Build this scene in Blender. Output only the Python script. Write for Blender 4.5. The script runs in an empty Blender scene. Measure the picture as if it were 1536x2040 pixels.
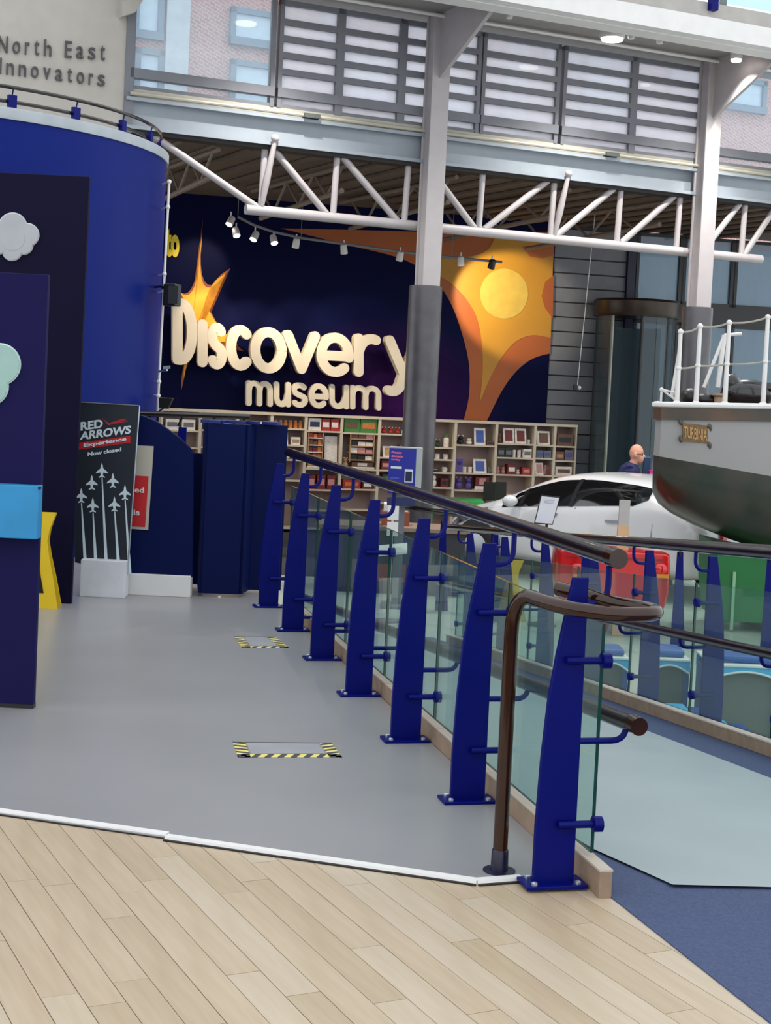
import bpy, bmesh, math, random
from mathutils import Vector as V, Matrix

rnd = random.Random(11)
sc = bpy.context.scene
COL = sc.collection

# ------------------------------------------------------------------ camera
EYE = V((0, 0, 1.616))
FOC, PX, PY, ROLL, PITCH = 3000.0, 768.0, 898.0, 0.047, math.atan(135 / 3000.0)
_F = V((0, math.cos(PITCH), -math.sin(PITCH)))
_U0 = V((0, math.sin(PITCH), math.cos(PITCH)))
_R0 = V((1, 0, 0))
_R = _R0 * math.cos(ROLL) + _U0 * math.sin(ROLL)
_U = _U0 * math.cos(ROLL) - _R0 * math.sin(ROLL)
cd = bpy.data.cameras.new('camera')
cam = bpy.data.objects.new('camera', cd)
COL.objects.link(cam)
cam.matrix_world = Matrix(((_R.x, _U.x, -_F.x, EYE.x), (_R.y, _U.y, -_F.y, EYE.y), (_R.z, _U.z, -_F.z, EYE.z), (0, 0, 0, 1)))
cd.sensor_width = 36.0
cd.lens = FOC / 2040 * 36
cd.shift_y = -(1020 - PY) / 2040
cd.clip_start, cd.clip_end = 0.1, 300
sc.camera = cam

# ------------------------------------------------------------------ sky light (overcast, through the glazed atrium roof)
world = bpy.data.worlds.new('overcast_sky')
sc.world = world
world.use_nodes = True
bg = world.node_tree.nodes['Background']
bg.inputs[0].default_value = (0.93, 0.965, 1.0, 1)
bg.inputs[1].default_value = 1.0
vs = sc.view_settings
vs.view_transform = 'Standard'
vs.look = 'None'
vs.exposure = 0.7
vs.gamma = 1.0
vs.use_curve_mapping = False
sc.cycles.transparent_max_bounces = 48


# ------------------------------------------------------------------ helpers
def ray(u, v):
    return _F + _R * ((u - PX) / FOC) - _U * ((v - PY) / FOC)


def at(u, v, Y):
    d = ray(u, v)
    return EYE + d * (Y / d.y)


def fl(u, v, z=0.0):
    d = ray(u, v)
    return EYE + d * ((z - EYE.z) / d.z)


class Frame:
    """a vertical plane: s runs along it, z is up, o is the distance out of it"""
    def __init__(s, org, xd, out):
        s.org, s.x, s.o = V(org), V(xd).normalized(), V(out).normalized()

    def P(s, a, z, o=0.0):
        return s.org + s.x * a + s.o * o + V((0, 0, z))

    def px(s, u, v, o=0.0):
        d = ray(u, v)
        p = s.org + s.o * o
        t = (p - EYE).dot(s.o) / d.dot(s.o)
        q = EYE + d * t
        return (q - s.org).dot(s.x), q.z


GZ = -0.77                                     # the lower ground floor
FAC = Frame((.333, 18.82, 0), (.9027, .4302, 0), (.4302, -.9027, 0))
_a = .262
WAL = Frame((0, 24, 0), (math.cos(_a), math.sin(_a), 0), (math.sin(_a), -math.cos(_a), 0))
RD = V((-.2370, .9715, 0)).normalized()        # direction of the ramp and its railings
RN = V((RD.y, -RD.x, 0))                       # to the right of it


def lin(h):
    h = h.lstrip('#')
    r = []
    for i in (0, 2, 4):
        c = int(h[i:i + 2], 16) / 255
        r.append(c / 12.92 if c <= .04045 else ((c + .055) / 1.055) ** 2.4)
    return r + [1]


MATS = {}


def mat(name, hexc, rough=.5, metal=0.0, var=.06, scale=6.0, bump=0.0, spec=.5, emit=0.0, coat=0.0, hex2=None, stretch=None):
    if name in MATS:
        return MATS[name]
    m = bpy.data.materials.new(name)
    m.use_nodes = True
    nt = m.node_tree
    b = nt.nodes['Principled BSDF']
    c = lin(hexc)
    c2 = lin(hex2) if hex2 else [min(1, x * (1 + var)) for x in c[:3]] + [1]
    c1 = c if hex2 else [x * (1 - var) for x in c[:3]] + [1]
    tc = nt.nodes.new('ShaderNodeTexCoord')
    mp = nt.nodes.new('ShaderNodeMapping')
    nz = nt.nodes.new('ShaderNodeTexNoise')
    nz.inputs['Scale'].default_value = scale
    nz.inputs['Detail'].default_value = 4
    rp = nt.nodes.new('ShaderNodeValToRGB')
    rp.color_ramp.elements[0].position, rp.color_ramp.elements[1].position = .35, .65
    rp.color_ramp.elements[0].color, rp.color_ramp.elements[1].color = c1, c2
    if stretch:
        mp.inputs['Scale'].default_value = stretch
    nt.links.new(tc.outputs['Object'], mp.inputs[0])
    nt.links.new(mp.outputs[0], nz.inputs['Vector'])
    nt.links.new(nz.outputs['Fac'], rp.inputs[0])
    nt.links.new(rp.outputs[0], b.inputs['Base Color'])
    b.inputs['Roughness'].default_value = rough
    b.inputs['Metallic'].default_value = metal
    b.inputs['Specular IOR Level'].default_value = spec
    b.inputs['Coat Weight'].default_value = coat
    if emit:
        b.inputs['Emission Color'].default_value = c
        b.inputs['Emission Strength'].default_value = emit
    if bump:
        bp = nt.nodes.new('ShaderNodeBump')
        bp.inputs['Strength'].default_value = bump
        bp.inputs['Distance'].default_value = .01
        nt.links.new(nz.outputs['Fac'], bp.inputs['Height'])
        nt.links.new(bp.outputs[0], b.inputs['Normal'])
    MATS[name] = m
    return m


def glass(name, tint, refl=1.0, haze=0.0, hazecol='ffffff', rough=.02, frost=0.0):
    """a thin pane: tinted see-through, mirror reflection growing at grazing angles, some haze"""
    m = bpy.data.materials.new(name)
    m.use_nodes = True
    nt = m.node_tree
    nt.nodes.remove(nt.nodes['Principled BSDF'])
    out = nt.nodes['Material Output']
    tr = nt.nodes.new('ShaderNodeBsdfTransparent')
    tr.inputs[0].default_value = lin(tint)
    gl = nt.nodes.new('ShaderNodeBsdfGlossy')
    gl.inputs['Roughness'].default_value = rough
    fr = nt.nodes.new('ShaderNodeLayerWeight')
    fr.inputs['Blend'].default_value = .5
    pw = nt.nodes.new('ShaderNodeMath')
    pw.operation = 'POWER'
    pw.inputs[1].default_value = 5.0
    nt.links.new(fr.outputs['Facing'], pw.inputs[0])
    mu = nt.nodes.new('ShaderNodeMath')
    mu.operation = 'MULTIPLY_ADD'
    mu.inputs[1].default_value = .8 * refl
    mu.inputs[2].default_value = .025 * refl
    nt.links.new(pw.outputs[0], mu.inputs[0])
    mx = nt.nodes.new('ShaderNodeMixShader')
    nt.links.new(mu.outputs[0], mx.inputs[0])
    base = tr
    if haze:
        df = nt.nodes.new('ShaderNodeBsdfDiffuse')
        df.inputs[0].default_value = lin(hazecol)
        hx = nt.nodes.new('ShaderNodeMixShader')
        nz = nt.nodes.new('ShaderNodeTexNoise')
        nz.inputs['Scale'].default_value = 3
        mr = nt.nodes.new('ShaderNodeMapRange')
        mr.inputs[3].default_value, mr.inputs[4].default_value = haze * .8, haze * 1.2
        nt.links.new(nz.outputs['Fac'], mr.inputs[0])
        nt.links.new(mr.outputs[0], hx.inputs[0])
        nt.links.new(tr.outputs[0], hx.inputs[1])
        tl = nt.nodes.new('ShaderNodeBsdfTranslucent')
        tl.inputs[0].default_value = lin(hazecol)
        dx = nt.nodes.new('ShaderNodeMixShader')
        dx.inputs[0].default_value = frost
        nt.links.new(df.outputs[0], dx.inputs[1])
        nt.links.new(tl.outputs[0], dx.inputs[2])
        nt.links.new(dx.outputs[0], hx.inputs[2])
        base = hx
    nt.links.new(base.outputs[0], mx.inputs[1])
    nt.links.new(gl.outputs[0], mx.inputs[2])
    nt.links.new(mx.outputs[0], out.inputs[0])
    MATS[name] = m
    return m


class MB:
    """collects faces in world coordinates; build() links them as one mesh object"""
    def __init__(s):
        s.v, s.f, s.m = [], [], []

    def add(s, vs_, fs, mi=0):
        n = len(s.v)
        s.v += [V(p) for p in vs_]
        for f in fs:
            s.f.append([i + n for i in f])
            s.m.append(mi)
        return s

    def hexa(s, p, mi=0):
        return s.add(p, [(0, 3, 2, 1), (4, 5, 6, 7), (0, 1, 5, 4), (1, 2, 6, 5), (2, 3, 7, 6), (3, 0, 4, 7)], mi)

    def box(s, x0, x1, y0, y1, z0, z1):
        return s.hexa([(x0, y0, z0), (x1, y0, z0), (x1, y1, z0), (x0, y1, z0), (x0, y0, z1), (x1, y0, z1), (x1, y1, z1), (x0, y1, z1)])

    def obox(s, c, a, b, h):
        c, a, b, h = V(c), V(a), V(b), V(h)
        return s.hexa([c - a - b - h, c + a - b - h, c + a + b - h, c - a + b - h, c - a - b + h, c + a - b + h, c + a + b + h, c - a + b + h])

    def fbox(s, fr, s0, s1, z0, z1, o0, o1):
        P = fr.P
        return s.hexa([P(s0, z0, o0), P(s1, z0, o0), P(s1, z0, o1), P(s0, z0, o1), P(s0, z1, o0), P(s1, z1, o0), P(s1, z1, o1), P(s0, z1, o1)])

    def prism(s, pts, vec, mi=0):
        pts = [V(p) for p in pts]
        vec = V(vec)
        n = len(pts)
        fs = [list(range(n))[::-1], [i + n for i in range(n)]] + [(i, (i + 1) % n, (i + 1) % n + n, i + n) for i in range(n)]
        return s.add(pts + [p + vec for p in pts], fs, mi)

    def tube(s, pts, r, n=10, closed=False):
        pts = [V(p) for p in pts]
        k = len(pts)
        rs = r if isinstance(r, (list, tuple)) else [r] * k
        t0 = (pts[1] - pts[0]).normalized()
        up = V((0, 0, 1)) if abs(t0.z) < .9 else V((1, 0, 0))
        a = t0.cross(up).normalized()
        vs_, fs = [], []
        for i in range(k):
            if closed:
                t = (pts[(i + 1) % k] - pts[i - 1]).normalized()
            else:
                t = (pts[min(i + 1, k - 1)] - pts[max(i - 1, 0)]).normalized()
            a = (a - t * a.dot(t)).normalized()
            b = t.cross(a)
            for j in range(n):
                w = 2 * math.pi * j / n
                vs_.append(pts[i] + (a * math.cos(w) + b * math.sin(w)) * rs[i])
        for i in range(k if closed else k - 1):
            i2 = (i + 1) % k
            for j in range(n):
                fs.append((i * n + j, i * n + (j + 1) % n, i2 * n + (j + 1) % n, i2 * n + j))
        if not closed:
            fs.append(list(range(n))[::-1])
            fs.append([(k - 1) * n + j for j in range(n)])
        return s.add(vs_, fs)

    def lathe(s, c, prof, n=16, axis=None):
        """prof: (radius, height) from bottom to top, about an axis through c"""
        c = V(c)
        ax = V(axis).normalized() if axis is not None else V((0, 0, 1))
        a = ax.cross(V((0, 0, 1)) if abs(ax.z) < .9 else V((1, 0, 0))).normalized()
        b = ax.cross(a)
        vs_, fs = [], []
        for r, h in prof:
            for j in range(n):
                w = 2 * math.pi * j / n
                vs_.append(c + ax * h + (a * math.cos(w) + b * math.sin(w)) * r)
        k = len(prof)
        for i in range(k - 1):
            for j in range(n):
                fs.append((i * n + j, i * n + (j + 1) % n, (i + 1) * n + (j + 1) % n, (i + 1) * n + j))
        fs.append(list(range(n))[::-1])
        fs.append([(k - 1) * n + j for j in range(n)])
        return s.add(vs_, fs)

    def ball(s, c, r, n=14, m=10):
        rx, ry, rz = r if isinstance(r, (list, tuple)) else (r, r, r)
        c = V(c)
        vs_, fs = [c + V((0, 0, -rz))], []
        for i in range(1, m):
            ph = -math.pi / 2 + math.pi * i / m
            for j in range(n):
                w = 2 * math.pi * j / n
                vs_.append(c + V((rx * math.cos(ph) * math.cos(w), ry * math.cos(ph) * math.sin(w), rz * math.sin(ph))))
        vs_.append(c + V((0, 0, rz)))
        top = len(vs_) - 1
        for j in range(n):
            fs.append((0, 1 + (j + 1) % n, 1 + j))
            fs.append((top, 1 + (m - 2) * n + j, 1 + (m - 2) * n + (j + 1) % n))
        for i in range(m - 2):
            for j in range(n):
                fs.append((1 + i * n + j, 1 + i * n + (j + 1) % n, 1 + (i + 1) * n + (j + 1) % n, 1 + (i + 1) * n + j))
        return s.add(vs_, fs)

    def build(s, name, mats, parent=None, smooth=False, bevel=0.0, recalc=True):
        lo = V([min(p[i] for p in s.v) for i in range(3)])
        hi = V([max(p[i] for p in s.v) for i in range(3)])
        org = V(((lo.x + hi.x) / 2, (lo.y + hi.y) / 2, lo.z))
        me = bpy.data.meshes.new(name)
        me.from_pydata([p - org for p in s.v], [], s.f)
        if not isinstance(mats, (list, tuple)):
            mats = [mats]
        for m in mats:
            me.materials.append(m)
        me.polygons.foreach_set('material_index', s.m)
        if recalc:
            bm = bmesh.new()
            bm.from_mesh(me)
            bmesh.ops.recalc_face_normals(bm, faces=bm.faces)
            bm.to_mesh(me)
            bm.free()
        if smooth:
            me.polygons.foreach_set('use_smooth', [True] * len(me.polygons))
            if smooth != 'all':
                me.set_sharp_from_angle(angle=math.radians(40))
        o = bpy.data.objects.new(name, me)
        COL.objects.link(o)
        place(o, org, parent)
        if bevel:
            b = o.modifiers.new('bevel', 'BEVEL')
            b.width = bevel
            b.segments = 2
            b.limit_method = 'ANGLE'
        return o


WL = {}


def place(o, wloc, parent=None):
    o.location = wloc - (WL[parent] if parent is not None else V((0, 0, 0)))
    o.parent = parent
    WL[o] = V(wloc)


def inst(src, delta, parent, name=None):
    """another object with the same mesh, moved by delta"""
    o = src.copy()
    if name:
        o.name = name
    COL.objects.link(o)
    place(o, WL[src] + V(delta), parent)
    return o


def tag(o, label=None, cat=None, group=None, kind=None):
    if label:
        o['label'] = label
    if cat:
        o['category'] = cat
    if group:
        o['group'] = group
    if kind:
        o['kind'] = kind
    return o


def thing(name, loc, label, cat, group=None):
    o = bpy.data.objects.new(name, None)
    o.empty_display_size = .1
    COL.objects.link(o)
    place(o, V(loc))
    return tag(o, label, cat, group)


def struct(name, mb, m, parent=None, label=None, **k):
    o = mb.build(name, m, parent, **k)
    if parent is None:
        o['kind'] = 'structure'
        o['category'] = name.split('_')[0]
    if label:
        o['label'] = label
    return o


_tcache = {}


def glyphs(txt, off=0.0):
    """triangles of a string in the built-in face, normalised to its bounding box"""
    key = (txt, off)
    if key not in _tcache:
        cu = bpy.data.curves.new('t', 'FONT')
        cu.body = txt
        cu.offset = off
        cu.resolution_u = 4
        ob = bpy.data.objects.new('t', cu)
        COL.objects.link(ob)
        dg = bpy.context.evaluated_depsgraph_get()
        dg.update()
        me = bpy.data.meshes.new_from_object(ob.evaluated_get(dg))
        vv = [v.co.copy() for v in me.vertices]
        ff = [list(p.vertices) for p in me.polygons]
        bpy.data.objects.remove(ob)
        bpy.data.curves.remove(cu)
        bpy.data.meshes.remove(me)
        x0, x1 = min(v.x for v in vv), max(v.x for v in vv)
        y0, y1 = min(v.y for v in vv), max(v.y for v in vv)
        edges = {}
        for f in ff:
            for i in range(len(f)):
                e = (f[i], f[(i + 1) % len(f)])
                edges[e] = edges.get(e, 0) + 1
        rim = [e for e in edges if (e[1], e[0]) not in edges]
        _tcache[key] = ([((v.x - x0) / (x1 - x0), (v.y - y0) / (y1 - y0)) for v in vv], ff, rim)
    return _tcache[key]


def text(mb, txt, bl, br, tl, depth, off=0.0):
    """string fitted to the parallelogram bl-br-tl, depth = vector of its thickness"""
    vv, ff, rim = glyphs(txt, off)
    bl, br, tl, depth = V(bl), V(br), V(tl), V(depth)
    n = len(vv)
    front = [bl + (br - bl) * x + (tl - bl) * y + depth for x, y in vv]
    back = [p - depth for p in front]
    fs = [list(f) for f in ff] + [[i + n for i in f][::-1] for f in ff]
    fs += [[a, a + n, b + n, b] for a, b in rim]
    return mb.add(front + back, fs)


def arc(p0, p1, p2, n=6):
    """quadratic curve"""
    p0, p1, p2 = V(p0), V(p1), V(p2)
    return [p0 * (1 - t) ** 2 + p1 * 2 * t * (1 - t) + p2 * t * t for t in [i / n for i in range(n + 1)]]


# ------------------------------------------------------------------ materials
M_grey = mat('grey_vinyl', '#8d8c8e', .3, var=.04, scale=1.5, spec=.45)
M_wood = mat('oak_plank', '#b09d84', .28, hex2='#b9a78f', scale=3, stretch=(10, 1.2, 1), spec=.4)
M_wood2 = mat('oak_plank_warm', '#aa977d', .28, hex2='#b3a188', scale=3, stretch=(10, 1.2, 1), spec=.4)
M_wood3 = mat('oak_plank_pale', '#b5a58e', .28, hex2='#bcad98', scale=3, stretch=(10, 1.2, 1), spec=.4)
M_dark = mat('dark_gap', '#1b1614', .7)
M_carpet = mat('blue_carpet', '#3f4a66', .85, hex2='#4a5573', scale=120, spec=.2)
M_pale = mat('pale_ramp', '#99a5a8', .4, var=.03, scale=2, spec=.35)
M_ground = mat('pale_ground', '#b3bdb6', .25, var=.04, scale=1, spec=.5)
M_shopfl = mat('shop_carpet', '#3b3b40', .8, var=.1, scale=20)
M_post = mat('post_blue', '#00085f', .4, var=.04, spec=.14)
M_hand = mat('bronze_handrail', '#170a0a', .22, var=.15, scale=9, spec=.6, coat=.3)
M_bronze = mat('polished_bronze', '#2a1306', .1, metal=0, var=.25, scale=12, spec=.45)
M_steelb = mat('steel_bolt', '#b9c0cc', .3, metal=.8)
M_kerb = mat('tan_kerb', '#86725f', .6, hex2='#957f6b', scale=14)
M_kerbtop = mat('kerb_lit_top', '#b5ab9e', .5)  # paler than the kerb: light on its top edges put into the colour
M_white = mat('white_paint', '#d8d6d4', .45, var=.03)
M_steel = mat('white_steel', '#a8a2a3', .45, var=.03)
M_beam = mat('grey_beam', '#8a929a', .5, var=.03)
M_frame = mat('window_frame', '#6a6c73', .5, var=.04)
M_cream = mat('cream_panel', '#a9a598', .55, var=.03)
M_clad = mat('steel_cladding', '#4a494d', .38, metal=.5, hex2='#58575b', scale=3)
M_soff = mat('brown_soffit', '#5c4d42', .8, hex2='#665649', scale=2)
M_btruss = mat('brown_truss', '#7d6d60', .6, var=.06)
M_drum = mat('drum_blue', '#051c6c', .45, var=.03, scale=.5, spec=.1)
M_navy1 = mat('navy_panel', '#100e28', .6, var=.03, spec=.08)
M_navy2 = mat('violet_navy_panel', '#181543', .55, var=.03, spec=.08)
M_scr = mat('screen_blue', '#031040', .5, var=.06, scale=3, spec=.1)
M_gallery = mat('gallery_wall', '#a9a49c', .7, var=.03)
M_black = mat('black', '#101012', .4)
M_letter = mat('letter_grey', '#3c3a3c', .4)
M_creaml = mat('cream_letter', '#d9cbb4', .45, var=.02)
M_shelf = mat('cream_shelf', '#cfc0aa', .5, var=.03)
M_shelfb = mat('shelf_back', '#a08984', .7, var=.05)
M_yellow = mat('sign_yellow', '#d9b71c', .45, var=.04)
M_tapey = mat('tape_yellow', '#e0cf7a', .5, var=.05)
M_orange = mat('mural_orange', '#a4500a', .5, hex2='#964808', scale=1)
M_myel = mat('mural_yellow', '#b67f10', .5, hex2='#ae7610', scale=1)
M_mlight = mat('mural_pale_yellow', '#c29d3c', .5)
M_red = mat('glossy_red', '#c40f12', .2, var=.05, coat=.5)
M_carw = mat('car_white', '#d2d3d6', .22, var=.01, coat=.6)
M_carg = mat('car_glass', '#0d0f12', .06, spec=.8, coat=.5)
M_tyre = mat('rubber', '#121214', .7)
M_green = mat('cradle_green', '#08642c', .5, hex2='#0a6b31', scale=2)
M_tgreen = mat('table_green', '#2fb457', .4)
M_hullg = mat('hull_grey', '#8c8a88', .45, hex2='#8f8c8c', scale=1.5)
M_rope = mat('rope', '#9a968c', .8)
M_skin = mat('skin', '#c98f78', .55, var=.08, scale=20)
M_navyc = mat('navy_cloth', '#161b4a', .85, bump=.2, scale=40)
M_lb = mat('table_lightblue', '#3fa5d8', .35)
M_sky = mat('box_skyblue', '#1f83b8', .45)
M_lamp = mat('lamp_glow', '#fff4e8', .4, emit=9.0)
M_red2 = mat('notice_red', '#b3101c', .5)
M_pink = mat('kiosk_pink', '#e2687a', .5)
M_pl = mat('pale_blue_print', '#c9d6de', .5)
M_banner = mat('banner_print', '#131c26', .45, hex2='#19242e', scale=2)
M_glass = glass('railing_glass', '#eaf7f3', 1.0, .035, '#b5d2cf')
M_gedge = mat('glass_edge', '#0c3a30', .15, spec=.6)
M_wing = glass('window_glass', '#f4fafd', .8, .22, '#e6f2fc', frost=.8)
M_wing2 = glass('louvre_glass', '#f6f9fc', .7, .7, '#f6f8fd', frost=.9)
M_doorg = glass('door_glass', '#c3ced2', 1.0, .15, '#8a999f')
M_panel = glass('entrance_glass', '#c6d2db', 1.0, .45, '#a9bac5', frost=.4)


# ==================================================================== SETTING
# ---- floors
def slab(poly, z0, z1):
    return MB().prism([V((x, y, z0)) for x, y in poly], (0, 0, z1 - z0))


def lineP(off, y):                       # a point of the left railing line shifted right by off
    t = (y - 4.872) / RD.y
    p = V((.613, 4.872, 0)) + RD * t + RN * off
    return p


e1, e2, e3 = fl(-260, 1583), fl(950, 1757), fl(1040, 1750)
e1 = e2 + (e1 - e2) * 1.9
a0, a1 = lineP(.10, 4.80), lineP(.10, 13.2)
struct('floor', slab([(-9, 7.7), (e1.x, e1.y), (e2.x, e2.y), (e3.x, e3.y), (a0.x, a0.y + .05), (a1.x, a1.y), (-9, 13.2)], GZ, 0),
       M_grey, label='grey vinyl floor of the upper walkway')

# wooden floor: every plank a piece
wf = struct('floor_wood', slab([(-9, -2), (6, -2), (6, 4.93), (.6, 4.93), (-9, 7.9)], -.2, -.03), M_dark, label='dark bed under the pale oak floor planks')
pd = V((.438, -.899, 0)).normalized()
pn = V((pd.y * -1, pd.x, 0)) * 1.0
pn = V((.899, .438, 0)).normalized()
cw0, cw1 = fl(1200, 1770), fl(1536, 2035)
cn = V((-(cw1 - cw0).y, (cw1 - cw0).x, 0)).normalized()      # points right of the carpet edge
if cn.x < 0:
    cn = -cn


def clip(poly, p, n_):
    out = []
    for i in range(len(poly)):
        a, b_ = poly[i], poly[(i + 1) % len(poly)]
        da, db = (a - p).dot(n_), (b_ - p).dot(n_)
        if da <= 0:
            out.append(a)
        if da * db < 0:
            out.append(a + (b_ - a) * (da / (da - db)))
    return out


k = 0
for i in range(-32, 30):
    off = .93 + i * .1
    t = -7.6 + rnd.random() * 1.1
    while t < 0.0:
        ln = rnd.choice((.8, 1.0, 1.2, 1.4))
        c = pn * (off + .05) + pd * (t + ln / 2)
        A, B = pn * (off + .0012) + pd * (t + .0012), pn * (off + .0988) + pd * (t + .0012)
        C_, D = B + pd * (ln - .0024), A + pd * (ln - .0024)
        t += ln
        lo_ = min((A, B, C_, D), key=lambda p: p.y)
        if A.y < (3.3 if c.x > -1.2 else 3.9) or c.x < -3.6 or lo_.y > 5.372 - .301 * (lo_.x + 1.329) + .12:
            continue
        pl_ = clip([A, B, C_, D], cw0, cn)
        if pl_ and max(p.x for p in pl_) > .45:
            pl_ = clip(pl_, V((0, 4.93, 0)), V((0, 1, 0)))
        if len(pl_) < 3:
            continue
        k += 1
        zt = -.008 + rnd.uniform(-.0004, .0004)
        mb = MB().prism([V((p.x, p.y, -.03)) for p in pl_], (0, 0, zt + .03))
        mb.build('plank', rnd.choice((M_wood, M_wood, M_wood2, M_wood3)), wf)
# rotate the grain: the planks share a world direction, so their material mapping is turned once
for m in (M_wood, M_wood2, M_wood3):
    for n in m.node_tree.nodes:
        if n.type == 'MAPPING':
            n.vector_type = 'TEXTURE'
            n.inputs['Rotation'].default_value = (0, 0, math.atan2(pd.y, pd.x) - math.pi / 2)
            n.inputs['Scale'].default_value = (.08, 1.0, 1)
# steel edge strip between the floors, with its dark shadow gap
for nm, p, q in (('a', e1, fl(332, 1664)), ('b', fl(330, 1668), e2), ('c', e2, e3)):
    d = (q - p).normalized()
    nn = V((-d.y, d.x, 0))
    mb = MB().hexa([p - nn * .012 + V((0, 0, -.01)), q - nn * .012 + V((0, 0, -.01)), q + nn * .022 + V((0, 0, -.01)), p + nn * .022 + V((0, 0, -.01)),
                    p - nn * .006 + V((0, 0, .006)), q - nn * .006 + V((0, 0, .006)), q + nn * .022 + V((0, 0, .007)), p + nn * .022 + V((0, 0, .007))])
    tr = mb.build('trim_1', M_white)
    tag(tr, {'a': 'white metal nosing strip along the left end of the grey floor edge', 'b': 'long white metal nosing strip between grey floor and oak planks', 'c': 'short white metal nosing strip ending at the nearest blue post'}[nm], 'trim', kind='structure')
    g = MB().obox((p + q) / 2 - nn * .016 + V((0, 0, -.006)), (q - p) / 2, nn * .006, V((0, 0, .003)))
    g.build('shadow_gap', M_dark, tr)

# blue carpet on the landing right of the planks
w0, w1 = fl(1200, 1770), fl(1536, 2035)
wd_ = (w1 - w0).normalized()
w2 = w0 + wd_ * 5
struct('floor_carpet', slab([(w0.x, w0.y), (w2.x, w2.y), (5.2, w2.y), (5.2, 4.95), (w0.x - .02, 4.95)], -.2, -.004), M_carpet, label='blue carpet landing at the head of the ramp')

RZ = lambda y: -max(0.0, y - 4.95) / 12.0


def rampP(s, y, dz=0.0):
    p = lineP(s, y)
    return V((p.x, p.y, RZ(p.y) + dz))


QS = 2.13                                  # distance of the right kerb from the left post line
def rowP(s_, y, dz=0.0):                   # point of the ramp plane at offset s_, exactly at depth y
    p = lineP(s_, y)
    p = p - RD * ((p.y - y) / RD.y)
    return V((p.x, p.y, RZ(y) + dz))


mb = MB()
YE = 4.95 - 12 * GZ
rc = [rowP(.155, 4.95, -.004), rowP(QS, 4.95, -.004), rowP(QS, YE), rowP(.155, YE)]
mb.hexa([V((p.x, p.y, GZ - .3)) for p in rc] + rc)
rampo = struct('floor_ramp', mb, M_carpet, label='ramp sloping down behind the railing, blue border around a pale middle')


def onramp(u, v, dz=.004):                 # meet the ramp plane
    d = ray(u, v)
    # z = -(y-4.95)/12 + dz
    t = (4.95 / 12 + dz - EYE.z) / (d.z + d.y / 12)
    return EYE + d * t


c1, c2_, c3 = onramp(1180, 1690), onramp(1340, 1762), onramp(1536, 1762)
r1, r2 = onramp(1536, 1550), onramp(1235, 1435)
dr = (r1 - r2).normalized()
far = [rowP(QS - .35, 14.1, .004), rowP(.2, 14.1, .004)]
poly = [c2_, V((r1.x + .45, c2_.y + .12, RZ(c2_.y + .12) + .004)), r1 + dr * .9, r2, far[0], far[1], c1]
mb = MB().add(poly, [list(range(len(poly)))])
mid = mb.build('ramp_surface', M_pale, rampo)
tag(mid, 'pale grey green ramp surface')

# lower ground floor
struct('floor_ground', slab([(-14, 5.2), (14, 5.2), (14, 40), (-14, 40)], GZ - .5, GZ - .002), M_ground, label='pale lower ground floor of the museum hall')
struct('floor_shop', slab([(-7, 18.2), (1.2, 18.2), (2.6, 24.5), (-7, 23.0)], GZ - .01, GZ + .004), M_shopfl, label='dark carpet of the gift shop')

# ---- back wall with the mural
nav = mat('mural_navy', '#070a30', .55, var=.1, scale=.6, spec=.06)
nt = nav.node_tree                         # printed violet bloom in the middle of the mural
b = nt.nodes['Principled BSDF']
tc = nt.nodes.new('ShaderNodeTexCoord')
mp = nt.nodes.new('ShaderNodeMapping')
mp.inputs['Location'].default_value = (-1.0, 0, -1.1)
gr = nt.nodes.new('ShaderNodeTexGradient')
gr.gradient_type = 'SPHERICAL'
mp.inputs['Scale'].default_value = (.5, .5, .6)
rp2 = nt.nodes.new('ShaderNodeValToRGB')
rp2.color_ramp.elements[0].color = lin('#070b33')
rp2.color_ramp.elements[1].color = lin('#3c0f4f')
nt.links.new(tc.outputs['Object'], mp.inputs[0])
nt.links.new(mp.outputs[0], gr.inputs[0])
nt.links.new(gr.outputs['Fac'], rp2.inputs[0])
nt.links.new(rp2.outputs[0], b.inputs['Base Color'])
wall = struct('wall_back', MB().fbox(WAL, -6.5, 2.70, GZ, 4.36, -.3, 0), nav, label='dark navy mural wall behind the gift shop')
# slatted cladding right of it
sw = struct('wall_slats', MB().fbox(WAL, 2.70, 4.0, GZ, 4.36, -.3, -.05), mat('slat_back', '#2a2a2e', .7), label='grey horizontal slat cladding beside the mural')
z = GZ
M_slat = mat('slat_grey', '#6f6f74', .5, var=.05)
while z < 4.2:
    MB().fbox(WAL, 2.70, 3.98, z + .012, z + .232, -.05, -.02).build('slat', M_slat, sw, bevel=.004)
    z += .24
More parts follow.
